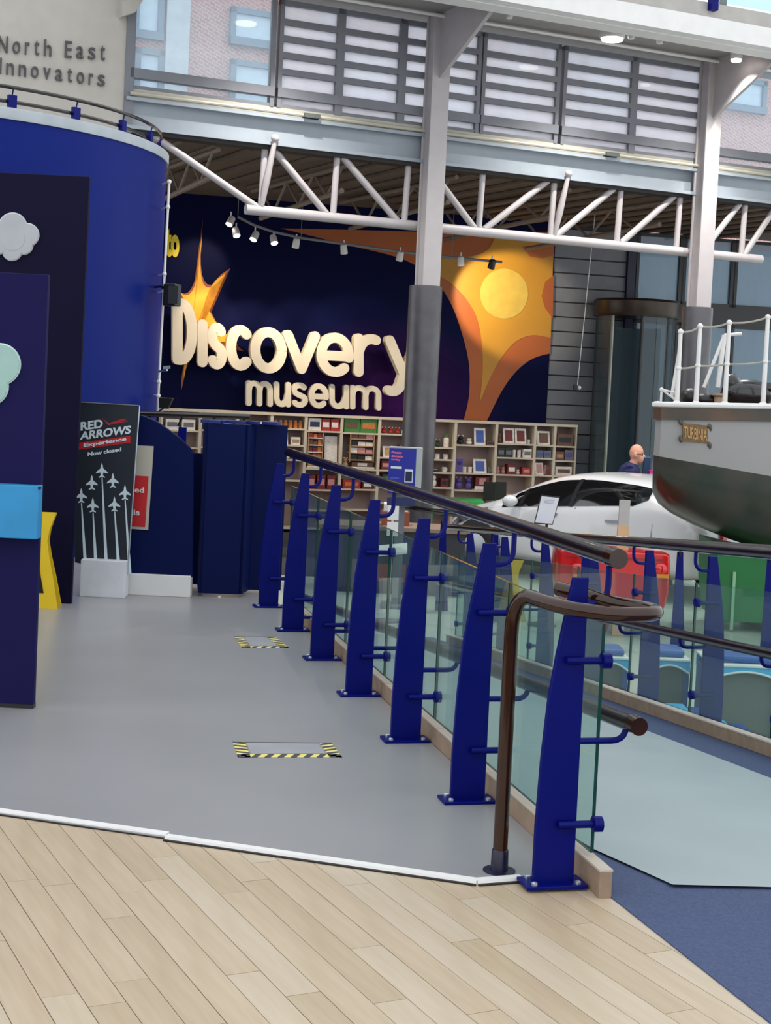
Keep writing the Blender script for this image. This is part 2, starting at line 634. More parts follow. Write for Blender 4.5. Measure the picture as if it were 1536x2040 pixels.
# navy post and entrance glazing
struct('trim_2', MB().fbox(WAL, 3.98, 4.12, GZ, 4.36, -.2, .05), mat('navy_post', '#0c1030', .5), label='dark navy post between slat cladding and entrance glazing')
struct('trim_3', MB().fbox(WAL, 4.12, 9.0, 2.86, 3.16, -.1, .03), M_black, label='black transom band above the entrance glazing')
M_ext = mat('porch_wall', '#d2dee8', .8, var=.06, scale=1)
struct('wall_porch', MB().fbox(WAL, 3.4, 10.5, GZ, 4.4, -2.6, -2.4), M_ext, label='blue grey porch wall seen through the entrance glass')
n = 3
for z0, z1 in ((GZ, 2.86), (3.16, 4.30)):
    for s0 in (4.15, 5.0, 5.95, 6.9, 7.9):
        s1 = s0 + (.82 if s0 < 4.5 else .92)
        w = thing('window_%d' % n, WAL.P((s0 + s1) / 2, z0, 0), 'blue grey glass bay of the entrance screen, %s row, %s' % ('lower' if z0 < 0 else 'upper', 'behind the revolving door' if s0 < 4.5 else ('second' if s0 < 5.5 else 'third' if s0 < 6.5 else 'fourth' if s0 < 7.5 else 'fifth') + ' from the revolving door'), 'window')
        w['kind'] = 'structure'
        fr = MB()
        for q in (s0, s1 - .05):
            fr.fbox(WAL, q, q + .05, z0, z1, -.06, .02)
        fr.fbox(WAL, s0, s1, z0, z0 + .05, -.06, .02).fbox(WAL, s0, s1, z1 - .05, z1, -.06, .02)
        fr.build('window_frame', M_black, w)
        MB().fbox(WAL, s0 + .05, s1 - .05, z0 + .05, z1 - .05, -.03, -.02).build('pane', M_panel, w)
        n += 1

# revolving door
dc, dr_ = WAL.P(3.95, GZ, .55), .62
dtop = 2.86
door = thing('door_1', dc, 'glass revolving door drum with a dark bronze header', 'door')
door['kind'] = 'structure'
hd = MB().lathe(V((dc.x, dc.y, dtop)), [(dr_ + .06, 0), (dr_ + .08, .04), (dr_ + .08, .24), (dr_ + .04, .28)], 32)
hd.build('header', mat('bronze_header', '#2b2019', .35, hex2='#3a2a1c', metal=.3), door, smooth=True)
for i in range(8):
    w0_ = math.radians(180 + i * 22.5)
    w1_ = w0_ + math.radians(21.5)
    pts = []
    for r in (dr_, dr_ + .012):
        for w in (w0_, w1_):
            pts.append((r, w))
    def rp(r, w, z):
        return V((dc.x + r * math.cos(w), dc.y + r * math.sin(w), z))
    if i in (2, 3):
        continue
    MB().hexa([rp(dr_, w0_, GZ + .02), rp(dr_, w1_, GZ + .02), rp(dr_ + .012, w1_, GZ + .02), rp(dr_ + .012, w0_, GZ + .02),
               rp(dr_, w0_, dtop), rp(dr_, w1_, dtop), rp(dr_ + .012, w1_, dtop), rp(dr_ + .012, w0_, dtop)]).build('curved_pane', M_doorg, door)
for i in (0, 2, 4, 6, 8):
    w = math.radians(180 + i * 22.5)
    p = V((dc.x + dr_ * math.cos(w), dc.y + dr_ * math.sin(w), GZ))
    MB().tube([p, V((p.x, p.y, dtop))], .026, 8).build('stile', M_black if i != 2 else mat('pale_stile', '#8f9388', .35, metal=.5), door)
for ang in (35, 125):
    d = V((math.cos(math.radians(ang)), math.sin(math.radians(ang)), 0)) * (dr_ - .05)
    q = V((-d.y, d.x, 0)).normalized() * .008
    MB().obox(V((dc.x, dc.y, GZ + 1.75)), d, q, V((0, 0, 1.7))).build('wing_pane', M_doorg, door)
MB().obox(dc + V((-.02, -dr_ - .02, 1.36)), V((.05, 0, 0)), V((0, .004, 0)), V((0, 0, .07))).build('door_notice', M_pl, door)

# ---- lower roof over the shop with brown soffit
sof = MB().prism([FAC.P(-4.2, 4.34, -.15), FAC.P(9, 4.34, -.15), WAL.P(9.5, 4.36, -.3), WAL.P(-6.5, 4.36, -.3)], (0, 0, .25))
soff = struct('ceiling_shop', sof, M_soff, label='brown corrugated soffit over the gift shop')
for i in range(28):
    s = -3.9 + i * .42
    a, b_ = FAC.P(s, 4.33, -.2), FAC.P(s, 4.33, -3.4 - .12 * i * .42)
    MB().tube([a, b_], .035, 6).build('corrugation', M_soff, soff)

MB().prism([FAC.P(-4.2, 4.60, -.2), FAC.P(9, 4.60, -.2), WAL.P(9.5, 4.62, -.3), WAL.P(-6.5, 4.62, -.3)], (0, 0, .03)).build('bounce_slab', mat('bounce_slab', '#c9cbce', .8), soff)  # unseen pale slab added above the soffit, bounces sky onto the louvre panes

# secondary trusses under that soffit
for i, s in enumerate((-2.6, -.9, .6, 2.3, 3.9)):
    t = thing('roof_truss', FAC.P(s, 3.85, -1.6), 'brown tubular roof truss under the soffit, %s from the blue drum' % ('first', 'second', 'third', 'fourth', 'fifth')[i], 'truss', 'brown trusses running back to the mural wall')
    l = 2.6 + .25 * i
    MB().tube([FAC.P(s, 3.98, -.5), FAC.P(s, 3.86, -.5 - l)], .035, 8).build('bottom_chord', M_btruss, t)
    MB().tube([FAC.P(s, 4.28, -.3), FAC.P(s, 4.28, -.9 - l)], .03, 8).build('top_chord', M_btruss, t)
    for j in range(6):
        a = -.5 - l * j / 6
        b_ = -.5 - l * (j + 1) / 6
        zz = lambda o: 3.98 + (3.86 - 3.98) * (-.5 - o) / l
        MB().tube([FAC.P(s, zz(a) if j % 2 else 4.28, a), FAC.P(s, 4.28 if j % 2 else zz(b_), b_)], .02, 6).build('web_member', M_btruss, t)

# ---- facade: beam, sill, pipe, windows
struct('trim_4', MB().fbox(FAC, -3.84, 9, 4.345, 4.70, -.12, .0).fbox(FAC, -3.84, 9, 4.345, 4.385, -.12, .10).fbox(FAC, -3.84, 9, 4.66, 4.70, -.12, .10), M_beam, label='long grey steel beam under the high windows')
struct('trim_5', MB().fbox(FAC, -3.84, 9, 4.705, 4.80, -.12, .04), M_cream, label='cream sill panel below the high windows')
struct('trim_6', MB().fbox(FAC, -3.84, 9, 4.30, 4.343, -.14, .06), M_dark, label='dark lower flange strip under the grey beam')
pp = thing('wall_pipe', FAC.P(0, 4.71, .1), 'cream service pipe running along the beam below the windows', 'pipe')
MB().tube([FAC.P(-3.8, 4.735, .10), FAC.P(8.8, 4.735, .10)], .022, 8).build('pipe_run', M_cream, pp)
for s in (-1.6, 2.65):
    MB().fbox(FAC, s - .1, s + .1, 4.71, 4.76, .06, .15).build('pipe_joint', mat('pipe_joint', '#4a5150', .6), pp)


def window(n, s0, s1, rows, label, z0=4.92, z1=6.06, panes=None):
    w = thing('window_%d' % n, FAC.P((s0 + s1) / 2, 4.80, 0), label, 'window')
    w['kind'] = 'structure'
    fr = MB()
    fr.fbox(FAC, s0, s0 + .05, 4.80, z1, -.05, .05).fbox(FAC, s1 - .05, s1, 4.80, z1, -.05, .05)
    fr.fbox(FAC, s0, s1, 4.92, 5.03, -.05, .07).fbox(FAC, s0, s1, 4.80, 4.84, -.05, .04).fbox(FAC, s0, s1, z1 - .06, z1, -.05, .05)
    fr.build('window_frame', M_frame, w)
    MB().fbox(FAC, s0 + .05, s1 - .05, 4.84, 4.92, -.01, 0).build('lower_pane', M_wing2 if rows else M_wing, w)
    if rows:
        h = (z1 - .06 - 5.03) / rows
        for r in range(rows):
            a = 5.03 + r * h
            if r:
                MB().fbox(FAC, s0 + .05, s1 - .05, a - .035, a + .035, -.04, .05).build('louvre_bar', M_frame, w)
            MB().fbox(FAC, s0 + .05, s1 - .05, a + .035 * (r > 0), a + h - .035 * (r < rows - 1), -.01, 0).build('louvre_pane', M_wing2, w)
    else:
        MB().fbox(FAC, s0 + .05, s1 - .05, 5.03, z1 - .06, -.01, 0).build('pane', M_wing, w)


window(13, -3.80, -2.06, 0, 'large clear high window beside the gallery wall', z1=7.6)
for i, (s0, s1) in enumerate(((-2.02, -1.23), (-1.23, -.40), (-.40, .69), (.71, 1.85), (1.90, 3.00), (3.00, 4.12))):
    window(14 + i, s0, s1, 5, 'louvred high window with five frosted panes, %s from the left' % ('first', 'second', 'third', 'fourth', 'fifth', 'sixth')[i])
window(20, 4.36, 8.6, 0, 'large clear high window right of the right column', z1=7.6)

# gallery wall with the raised lettering
gw = struct('wall_gallery', MB().fbox(FAC, -11, -3.84, 3.2, 9.0, -.3, .05), M_gallery, label='off white gallery wall behind the blue drum')
struct('trim_7', MB().fbox(FAC, -3.86, -3.76, 4.3, 9.0, -.2, .07), M_frame, label='grey window reveal at the end of the gallery wall')
fl_ = MB().prism([FAC.P(-3.95, 5.55, -.02), FAC.P(-3.8, 5.62, -.02), FAC.P(-3.62, 5.95, -.02), FAC.P(-3.5, 6.6, -.02), FAC.P(-3.95, 6.6, -.02)], FAC.o * .2)
struct('trim_8', fl_, M_gallery, label='flared plaster corbel at the window corner')


def facpx(u, v, o=0.0):
    s, z = FAC.px(u, v, o)
    return FAC.P(s, z, o)


for txt, bl, br, tl, lab in (('North East', (-4, 105), (208, 121), (-4, 71), 'dark raised lettering North East on the gallery wall, upper line'),
                             ('Innovators', (-1, 147), (208, 173), (-1, 115), 'dark raised lettering Innovators on the gallery wall, lower line')):
    # letter-spaced: each letter a part
    org = facpx(*bl, .05)
    t = thing('wall_lettering', org, lab, 'lettering')
    B, E, T = facpx(*bl, .06), facpx(*br, .06), facpx(*tl, .06)
    widths = {'i': .2, 'I': .16, ' ': .4, 't': .5, 'r': .45, 'N': .95, 'E': .72, 'v': .75}
    tot = sum(widths.get(c, .75) + .5 for c in txt) - .5
    x = 0
    X = (E - B) / tot
    H = V((0, 0, (T - B).z))
    for c in txt:
        w = widths.get(c, .75)
        if c != ' ':
            hh = 1.0 if c in 'NEIh' else (.9 if c == 't' else .74)
            text(MB(), c, B + X * x, B + X * (x + w), B + X * x + H * hh, FAC.o * .02, .004).build('letter', M_letter, t)
        x += w + .5

# outside: the building across the street
M_brick = mat('brick', '#c9a49c', .9, hex2='#c49c95', scale=2)
nt = M_brick.node_tree
bt = nt.nodes.new('ShaderNodeTexBrick')
bt.inputs['Color1'].default_value = lin('#cf9f96')
bt.inputs['Color2'].default_value = lin('#bd8d85')
bt.inputs['Mortar'].default_value = lin('#dcccc6')
bt.inputs['Scale'].default_value = 4.2
tcb = nt.nodes.new('ShaderNodeTexCoord')
mpb = nt.nodes.new('ShaderNodeMapping')
mpb.inputs['Rotation'].default_value = (math.pi / 2, 0, -math.atan2(.4302, .9027))
nt.links.new(tcb.outputs['Object'], mpb.inputs[0])
nt.links.new(mpb.outputs[0], bt.inputs['Vector'])
nt.links.new(bt.outputs['Color'], nt.nodes['Principled BSDF'].inputs['Base Color'])
OB = -9.0
bl_ = thing('street_building', FAC.P(0, GZ, OB), 'red brick street building seen through the high windows', 'building')
MB().fbox(FAC, -9, 16, GZ, 9.6, OB - .6, OB).build('brick_wall', M_brick, bl_)
M_pane = mat('street_pane', '#cfe4f2', .08, spec=.8)
M_bfr = mat('street_frame', '#7e93a2', .5)
M_pier = mat('concrete_pier', '#cfd6db', .8)
for u0, u1 in ((328, 374), (795, 840), (1010, 1050)):
    s0, s1 = FAC.px(u0, 60, OB)[0], FAC.px(u1, 60, OB)[0]
    MB().fbox(FAC, s0, s1, GZ, 9.6, OB, OB + .12).build('pier', M_pier, bl_)
for u0, u1, v0, v1 in ((268, 322, -70, 84), (268, 322, 95, 200), (458, 560, 14, 104), (458, 560, 118, 230), (640, 700, -20, 90), (690, 780, 100, 220), (860, 930, 30, 130), (870, 960, 150, 260), (1080, 1160, 60, 150), (1160, 1260, 100, 240), (1330, 1410, 80, 190), (1440, 1520, 150, 230)):
    s0, z1 = FAC.px(u0, v0, OB)
    s1, z0 = FAC.px(u1, v1, OB)
    w = MB()
    w.fbox(FAC, s0, s1, z0, z0 + .14, OB, OB + .14).fbox(FAC, s0, s1, z1 - .1, z1, OB, OB + .1).fbox(FAC, s0, s0 + .1, z0, z1, OB, OB + .1).fbox(FAC, s1 - .1, s1, z0, z1, OB, OB + .1)
    wo = w.build('window', M_bfr, bl_)
    MB().fbox(FAC, s0 + .1, s1 - .1, z0 + .14, z1 - .1, OB, OB + .04).build('pane', M_pane, wo)

# ---- blue drum
DC, DR, DT = V((-4.60, 14.2, 0)), 2.4, 3.70
dw = MB()
nseg = 96
dw.lathe(V((DC.x, DC.y, GZ)), [(DR, 0), (DR, DT - GZ - .10)], nseg)
drum = struct('wall_drum', dw, M_drum, smooth=True, label='big round blue drum wall on the left')
MB().lathe(V((DC.x, DC.y, DT - .10)), [(DR + .015, 0), (DR + .02, .02), (DR + .02, .085), (DR - .02, .1)], nseg).build('rim_band', mat('rim_grey', '#a7aeb4', .5), drum, smooth=True)
rl = thing('drum_rail', V((DC.x, DC.y, DT)), 'low twin dark rail with blue brackets on top of the drum', 'railing')
for r, h in ((DR - .10, .06), (DR - .06, .17)):
    MB().tube([V((DC.x + r * math.cos(w), DC.y + r * math.sin(w), DT + h)) for w in [math.radians(-140 + i * 4) for i in range(50)]], .016, 8).build('rail_tube', M_hand, rl, smooth=True)
for i in range(14):
    w = math.radians(-128 + i * 15.2)
    p = V((DC.x + (DR - .08) * math.cos(w), DC.y + (DR - .08) * math.sin(w), DT + .055))
    a = V((-math.sin(w), math.cos(w), 0)) * .035
    b_ = V((math.cos(w), math.sin(w), 0)) * .02
    MB().obox(p, a, b_, V((0, 0, .055))).tube([p + V((0, 0, .05)), p + b_ + V((0, 0, .115))], .006, 6).build('bracket', M_post, rl)

# ---- gallery slab above (top right of the picture)
FO = 2.0
gal = MB().fbox(FAC, -4, 12, 6.14, 6.3, -.3, FO)
gs = struct('ceiling_gallery', gal, mat('gallery_soffit', '#8d8a88', .7), label='underside of the upper gallery in front of the windows')
MB().fbox(FAC, -4, 12, 5.87, 6.10, FO - .02, FO + .16).build('fascia', M_white, gs)
MB().fbox(FAC, -4, 12, 6.10, 6.30, FO - .02, FO + .06).build('upper_fascia', mat('fascia_grey', '#a5a19c', .6), gs)
MB().fbox(FAC, -4, 12, 5.86, 5.90, FO - .30, FO - .02).build('fascia_lip', M_white, gs)
MB().tube([FAC.P(-2.4, 6.09, .35), FAC.P(9, 6.09, .35)], .022, 8).build('soffit_pipe', M_white, gs)
for i in range(4):
    s = 1.3 + i * 1.35
    MB().fbox(FAC, s - .05, s + .05, 6.2, 7.4, FO + .06, FO + .14).build('rail_bracket', M_post, gs)
MB().fbox(FAC, -4, 12, 6.34, 7.4, FO + .02, FO + .035).build('gallery_pane', M_glass, gs)


# ==================================================================== THINGS
# ---- steel columns
for i, (sc_, lab) in enumerate(((.0, 'white steel column with grey round cladding, in front of the mural'), (4.12, 'white steel column with grey round cladding, behind the boat rail'))):
    o0 = .2
    t = thing('steel_column', FAC.P(sc_, GZ, o0), lab, 'column', 'steel columns carrying the gallery')
    sh = MB()
    sh.fbox(FAC, sc_ - .11, sc_ + .13, 2.80, 6.14, o0 + .06, o0 + .09)
    sh.fbox(FAC, sc_ - .11, sc_ + .13, 2.80, 6.14, o0 - .14, o0 - .11)
    sh.fbox(FAC, sc_ - .08, sc_ + .10, 2.80, 6.14, o0 - .11, o0 + .06)
    sh.build('shaft', M_steel, t, bevel=.006)
    MB().lathe(FAC.P(sc_ - .02, GZ, o0), [(.205, 0), (.205, 3.56), (.2, 3.60)], 28).build('cladding', M_clad, t, smooth=True)
    MB().prism([FAC.P(sc_ - .02, 6.14, o0 + .08), FAC.P(sc_ - .02, 6.14, FO - .3), FAC.P(sc_ - .02, 6.02, FO - .3), FAC.P(sc_ - .02, 5.35, o0 + .08)], FAC.x * .05).build('gusset', M_steel, t)

# ---- front truss
t = thing('front_truss', FAC.P(0, 3.55, -.1), 'white tubular steel truss under the grey beam', 'truss')
to = -.02
MB().tube([FAC.P(-2.33, 3.58, to), FAC.P(5.3, 3.58, to)], .062, 14).build('bottom_chord', M_steel, t, smooth=True)
for s in (-2.14, -1.21, -.25, .80, 1.86, 2.89, 3.85, 4.95):
    MB().tube([FAC.P(s, 3.62, to), FAC.P(s + .02, 4.31, to)], .04, 10).build('upright', M_steel, t, smooth=True)
for a, b_ in ((-3.5, -2.2), (-2.02, -1.3), (-1.12, -.35), (.05, .74)):
    MB().tube([FAC.P(a, 4.32, to), FAC.P(b_, 3.62, to)], .042, 10).build('diagonal', M_steel, t, smooth=True)
for a, b_ in ((.88, 1.78), (1.94, 2.80), (2.96, 3.78), (4.3, 4.88), (5.0, 5.5)):
    MB().tube([FAC.P(a, 3.62, to), FAC.P(b_, 4.32, to)], .042, 10).build('diagonal', M_steel, t, smooth=True)
for s in (-2.05, 2.0):
    mb = MB().tube([FAC.P(s - .09, 3.62, to + .02), FAC.P(s - .06, 3.95, .06), FAC.P(s, 4.40, .12)], [.03, .045, .028], 10)
    mb.ball(FAC.P(s, 4.42, .12), .05)
    mb.build('bowed_strut', M_steel, t, smooth=True)

def spot(p, target, power, size, col=(1, .86, .66), blend=.6):
    l = bpy.data.lights.new('spot_lamp', 'SPOT')
    l.energy, l.spot_size, l.spot_blend, l.color, l.shadow_soft_size = power, math.radians(size), blend, col, .05
    o = bpy.data.objects.new('spot_lamp', l)
    COL.objects.link(o)
    o.location = p
    o.rotation_euler = (V(target) - V(p)).to_track_quat('-Z', 'Y').to_euler()


# ---- gallery lights
M_wcan = mat('lamp_can', '#d6d2cf', .4)
for i, (u, v) in enumerate(((1220, 66), (612, 2), (1468, 98), (1512, 102))):
    s, z = FAC.px(u, v, 1.0)
    t = thing('downlight', FAC.P(s, 6.0, 1.0), ('large round drum downlight glowing under the gallery', 'round downlight at the top edge above the louvred windows', 'small round downlight near the right column top', 'small shaded downlight at the far right under the gallery')[i], 'lamp', 'round lamps under the gallery')
    r = .16 if i < 2 else .08
    MB().lathe(FAC.P(s, 5.98, 1.0), [(r * .9, 0), (r, .02), (r, .12), (r * .85, .16)], 20).build('housing', M_wcan, t, smooth=True)
    MB().lathe(FAC.P(s, 5.955, 1.0), [(r * .8, 0), (r * .85, .025)], 20).build('lens', M_lamp, t)
    spot(FAC.P(s, 5.94, 1.0), FAC.P(s - .3, GZ, 1.6), 420 if i < 2 else 260, 120, (1, .95, .88), .8)
for i, (u, v) in enumerate(((1015, 26), (1258, 62), (1315, 70))):
    s, z = FAC.px(u, v, 1.3)
    t = thing('gallery_spotlight', FAC.P(s, 5.93, 1.3), 'white can spotlight under the gallery, %s' % ('left of the drum downlight', 'just right of the drum downlight', 'second right of the drum downlight')[i], 'spotlight', 'white can spotlights under the gallery')
    MB().fbox(FAC, s - .03, s + .02, 6.06, 6.14, 1.27, 1.33).build('mount', M_wcan, t)
    MB().lathe(FAC.P(s, 5.93, 1.3), [(.035, 0), (.042, .02), (.042, .15), (.03, .17)], 14).build('can', M_wcan, t, smooth=True)

# ---- gift shop track with spotlights
TY = 22.0
track = [(474, 432), (505, 448), (545, 462), (600, 474), (700, 488), (800, 502), (900, 513), (1000, 522)]
tp = [at(u, v, TY + (u - 474) * .0016) for u, v in track]
tk = thing('light_track', tp[3], 'thin curved light track hanging in front of the mural', 'light track')
MB().tube(tp, .02, 8).build('track', mat('track_grey', '#77797e', .5), tk, smooth=True)
for q in (0, 3, 6):
    MB().tube([tp[q], V((tp[q].x, tp[q].y, 4.34))], .006, 6).build('hanger', M_frame, tk)
spots = [(460, 440, 1), (470, 462, 1), (508, 470, 1), (545, 477, 1), (590, 484, 0), (685, 496, 0), (797, 510, 0), (918, 520, 0), (980, 526, 0)]
for i, (u, v, on) in enumerate(spots):
    yy = TY + (u - 474) * .0016
    p = at(u, v, yy)
    t = thing('track_spotlight', p + V((0, 0, -.06)), '%s track spotlight, %s from the left on the curved track' % ('lit white' if on else 'unlit grey', ('first', 'second', 'third', 'fourth', 'fifth', 'sixth', 'seventh', 'eighth', 'ninth')[i]), 'spotlight', 'spotlights along the curved track')
    ax = (V((.25 if i % 2 else -.3, -.45, -.8)) if on else V((.1 if i % 2 else -.15, .35, -.9))).normalized()
    MB().tube([p + V((0, 0, .13)), p + V((0, 0, .02))], .012, 6).build('stem', M_wcan, t)
    MB().lathe(p - ax * .07, [(.035, 0), (.05, .02), (.055, .14)], 14, ax).build('can', M_wcan if i != 8 else M_black, t, smooth=True)
    if on:
        MB().lathe(p + ax * .068, [(.048, 0), (.048, .006)], 14, ax).build('lens', M_lamp, t)


LP = lambda u, v, o: WAL.P(*WAL.px(u, v), o)
for (u, v), (tu, tv), pw, sz in (((470, 462), (400, 690), 190, 50), ((508, 470), (500, 720), 190, 50), ((545, 477), (620, 720), 190, 50), ((590, 484), (740, 740), 190, 55),
                                 ((685, 496), (680, 880), 120, 70), ((460, 440), (395, 540), 120, 45), ((560, 480), (450, 840), 90, 70)):
    spot(at(u, v, TY) + V((0, 0, -.12)), LP(tu, tv, 0), pw * .42, sz)
spot(at(930, 540, 22.9), LP(992, 596, 0), 150, 56, (1, .9, .7), .35)
spot(at(900, 500, TY), LP(950, 900, 0), 40, 80)

# ---- mural print
def wpx(u, v, o):
    return WAL.P(*WAL.px(u, v, o), o)


def crv(pts, n_=4):
    """rounded through the points (Catmull-Rom), ends kept"""
    out = []
    for i in range(len(pts) - 1):
        p0, p1, p2, p3 = pts[max(0, i - 1)], pts[i], pts[i + 1], pts[min(len(pts) - 1, i + 2)]
        for k_ in range(n_):
            f = k_ / n_
            out.append(tuple(.5 * (2 * p1[j] + (p2[j] - p0[j]) * f + (2 * p0[j] - 5 * p1[j] + 4 * p2[j] - p3[j]) * f * f + (3 * p1[j] - p0[j] - 3 * p2[j] + p3[j]) * f ** 3) for j in (0, 1)))
    return out + [pts[-1]]


def wpoly(pts, o, th=.006):
    return MB().prism([wpx(u, v, o) for u, v in pts], WAL.o * th)


t = thing('mural_sun', WAL.P(1.5, 1.2, .01), 'giant orange and yellow star burst printed on the mural', 'mural')
wpoly([(560, 455), (700, 458), (850, 462), (1104, 462)] + crv([(1096, 704), (1062, 714), (1030, 738), (1000, 778), (970, 838)]) + crv([(924, 836), (934, 790), (935, 735), (926, 685), (905, 620), (878, 572), (840, 537), (790, 512), (700, 490), (620, 470)]), .004).build('orange_rays', M_orange, t)
wpoly([(984, 470), (1103, 470)] + crv([(1097, 673), (1060, 668), (1028, 680), (1002, 708), (980, 745), (955, 803)]) + crv([(955, 803), (961, 745), (960, 690), (952, 640), (935, 605), (905, 570), (868, 545)])[1:] + crv([(862, 515), (930, 512), (968, 500), (984, 478)]), .011).build('yellow_field', M_myel, t)
for pts in ([(1041, 491), (1104, 486), (1103, 508), (1080, 515), (1056, 511)], [(1103, 548), (1101, 634), (1086, 614), (1079, 590), (1086, 562)]):
    wpoly(pts, .018).build('orange_patch', M_orange, t)
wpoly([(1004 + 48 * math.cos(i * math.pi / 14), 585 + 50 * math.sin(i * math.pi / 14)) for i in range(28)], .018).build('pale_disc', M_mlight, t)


def star(tips, inner, o):
    pts = []
    n_ = len(tips)
    for i in range(n_):
        p0, p1, p2 = V((*tips[i], 0)), V((*inner[i], 0)), V((*tips[(i + 1) % n_], 0))
        c_ = p1 * 2 - (p0 + p2) * .5
        pts += [(q.x, q.y) for q in arc(p0, p1 * .15 + c_ * .85, p2, 10)[:-1]]
    return wpoly(pts, o)


t = thing('star_emblem', wpx(395, 700, .01), 'slender five pointed golden star above the first letters', 'mural')
tips = [(404, 436), (459, 534), (486, 700), (361, 778), (352, 577)]
inn = [(405, 566), (411, 604), (386, 700), (377, 662), (387, 568)]
star(tips, inn, .02).build('orange_outline', M_orange, t)
cx, cy = 396, 606
sh_ = lambda p: (cx + (p[0] - cx) * .86, cy + (p[1] - cy) * .86)
star([sh_(p) for p in tips], [sh_(p) for p in inn], .03).build('golden_core', mat('star_gold', '#f2ab1c', .5), t)

# raised lettering: rounded stroke letters
def A_(cx, cy, rx, ry, a0_, a1_, n_=14):
    return [(cx + rx * math.cos(math.radians(a0_ + (a1_ - a0_) * i / n_)), cy + ry * math.sin(math.radians(a0_ + (a1_ - a0_) * i / n_))) for i in range(n_ + 1)]


STROKES = {
    'D': [[(0, 0), (0, 1)], [(0, 1), (.25, 1)] + A_(.25, .5, .75, .5, 90, -90) + [(.25, 0), (0, 0)]],
    'I': [[(.5, 0), (.5, 1)]],
    's': [A_(.5, .76, .46, .24, 35, 180, 9) + A_(.5, .5, .3, .04, 180, 181, 1)[:0] + [(.12, .62), (.4, .52), (.75, .44)] + A_(.5, .25, .48, .25, 30, -145, 12)],
    'c': [A_(.55, .5, .55, .5, 50, 310, 20)],
    'o': [A_(.5, .5, .5, .5, 0, 360, 28)],
    'v': [[(0, 1), (.5, 0)], [(1, 1), (.5, 0)]],
    'e': [A_(.5, .5, .5, .5, -8, 312, 26), [(.06, .47), (.94, .47)]],
    'r': [[(.05, 0), (.05, 1)], [(.05, .6)] + A_(.62, .55, .55, .45, 150, 70, 8)],
    'y': [[(0, 1), (.5, .36)], [(1, 1), (.42, .2)] + A_(.1, .25, .33, .25, -15, -110, 6)],
    'm': [[(0, 0), (0, 1)], [(0, .62)] + A_(.25, .66, .25, .34, 150, 0, 9) + [(.5, 0)], [(.5, .62)] + A_(.75, .66, .25, .34, 150, 0, 9) + [(1, 0)]],
    'u': [[(0, 1)] + A_(.45, .36, .45, .36, 180, 345, 12) + [(1, .55)], [(1, 1), (1, 0)]],
}


def stroke_letter(c, bl, br, tl, depth, hw_):
    """rounded fat strokes, hw_ = half width in metres, inside the box bl-br-tl"""
    X, Z = (br - bl), (tl - bl)
    xd, zd = X.normalized(), Z.normalized()
    W_, H_ = X.length - 2 * hw_, Z.length - 2 * hw_
    mb_ = MB()
    for q, st in enumerate(STROKES[c]):
        pts = [(hw_ + max(0, W_) * x if W_ > 0 else X.length / 2, hw_ + H_ * y) for x, y in st]
        pts = [p for i, p in enumerate(pts) if i == 0 or math.hypot(p[0] - pts[i - 1][0], p[1] - pts[i - 1][1]) > 1e-4]
        lift = depth.normalized() * (.0012 * q)
        P3 = lambda p: bl + xd * p[0] + zd * p[1] + lift
        L, R_ = [], []
        for i in range(len(pts)):
            a, b_ = pts[max(0, i - 1)], pts[min(len(pts) - 1, i + 1)]
            dx, dy = b_[0] - a[0], b_[1] - a[1]
            ln = math.hypot(dx, dy) or 1
            nx, ny = -dy / ln * hw_, dx / ln * hw_
            L.append((pts[i][0] + nx, pts[i][1] + ny))
            R_.append((pts[i][0] - nx, pts[i][1] - ny))
        n_ = len(pts)
        closed = math.hypot(pts[0][0] - pts[-1][0], pts[0][1] - pts[-1][1]) < 1e-3
        if closed:
            for off_ in (depth, depth * 0):
                vv_ = [P3(p) + off_ for p in L] + [P3(p) + off_ for p in R_]
                mb_.add(vv_, [(i, i + 1, n_ + i + 1, n_ + i) for i in range(n_ - 1)])
            for side_ in (L, R_):
                mb_.add([P3(p) + depth for p in side_] + [P3(p) for p in side_], [(i, i + 1, n_ + i + 1, n_ + i) for i in range(n_ - 1)])
        else:
            def cap(pt, fr_, to_):
                a0 = math.atan2(fr_[1] - pt[1], fr_[0] - pt[0])
                return [(pt[0] + hw_ * math.cos(a0 - math.pi * i / 8), pt[1] + hw_ * math.sin(a0 - math.pi * i / 8)) for i in range(1, 8)]
            ol = L + cap(pts[-1], L[-1], R_[-1]) + R_[::-1] + cap(pts[0], R_[0], L[0])
            mb_.prism([P3(p) for p in ol], depth)
    return mb_


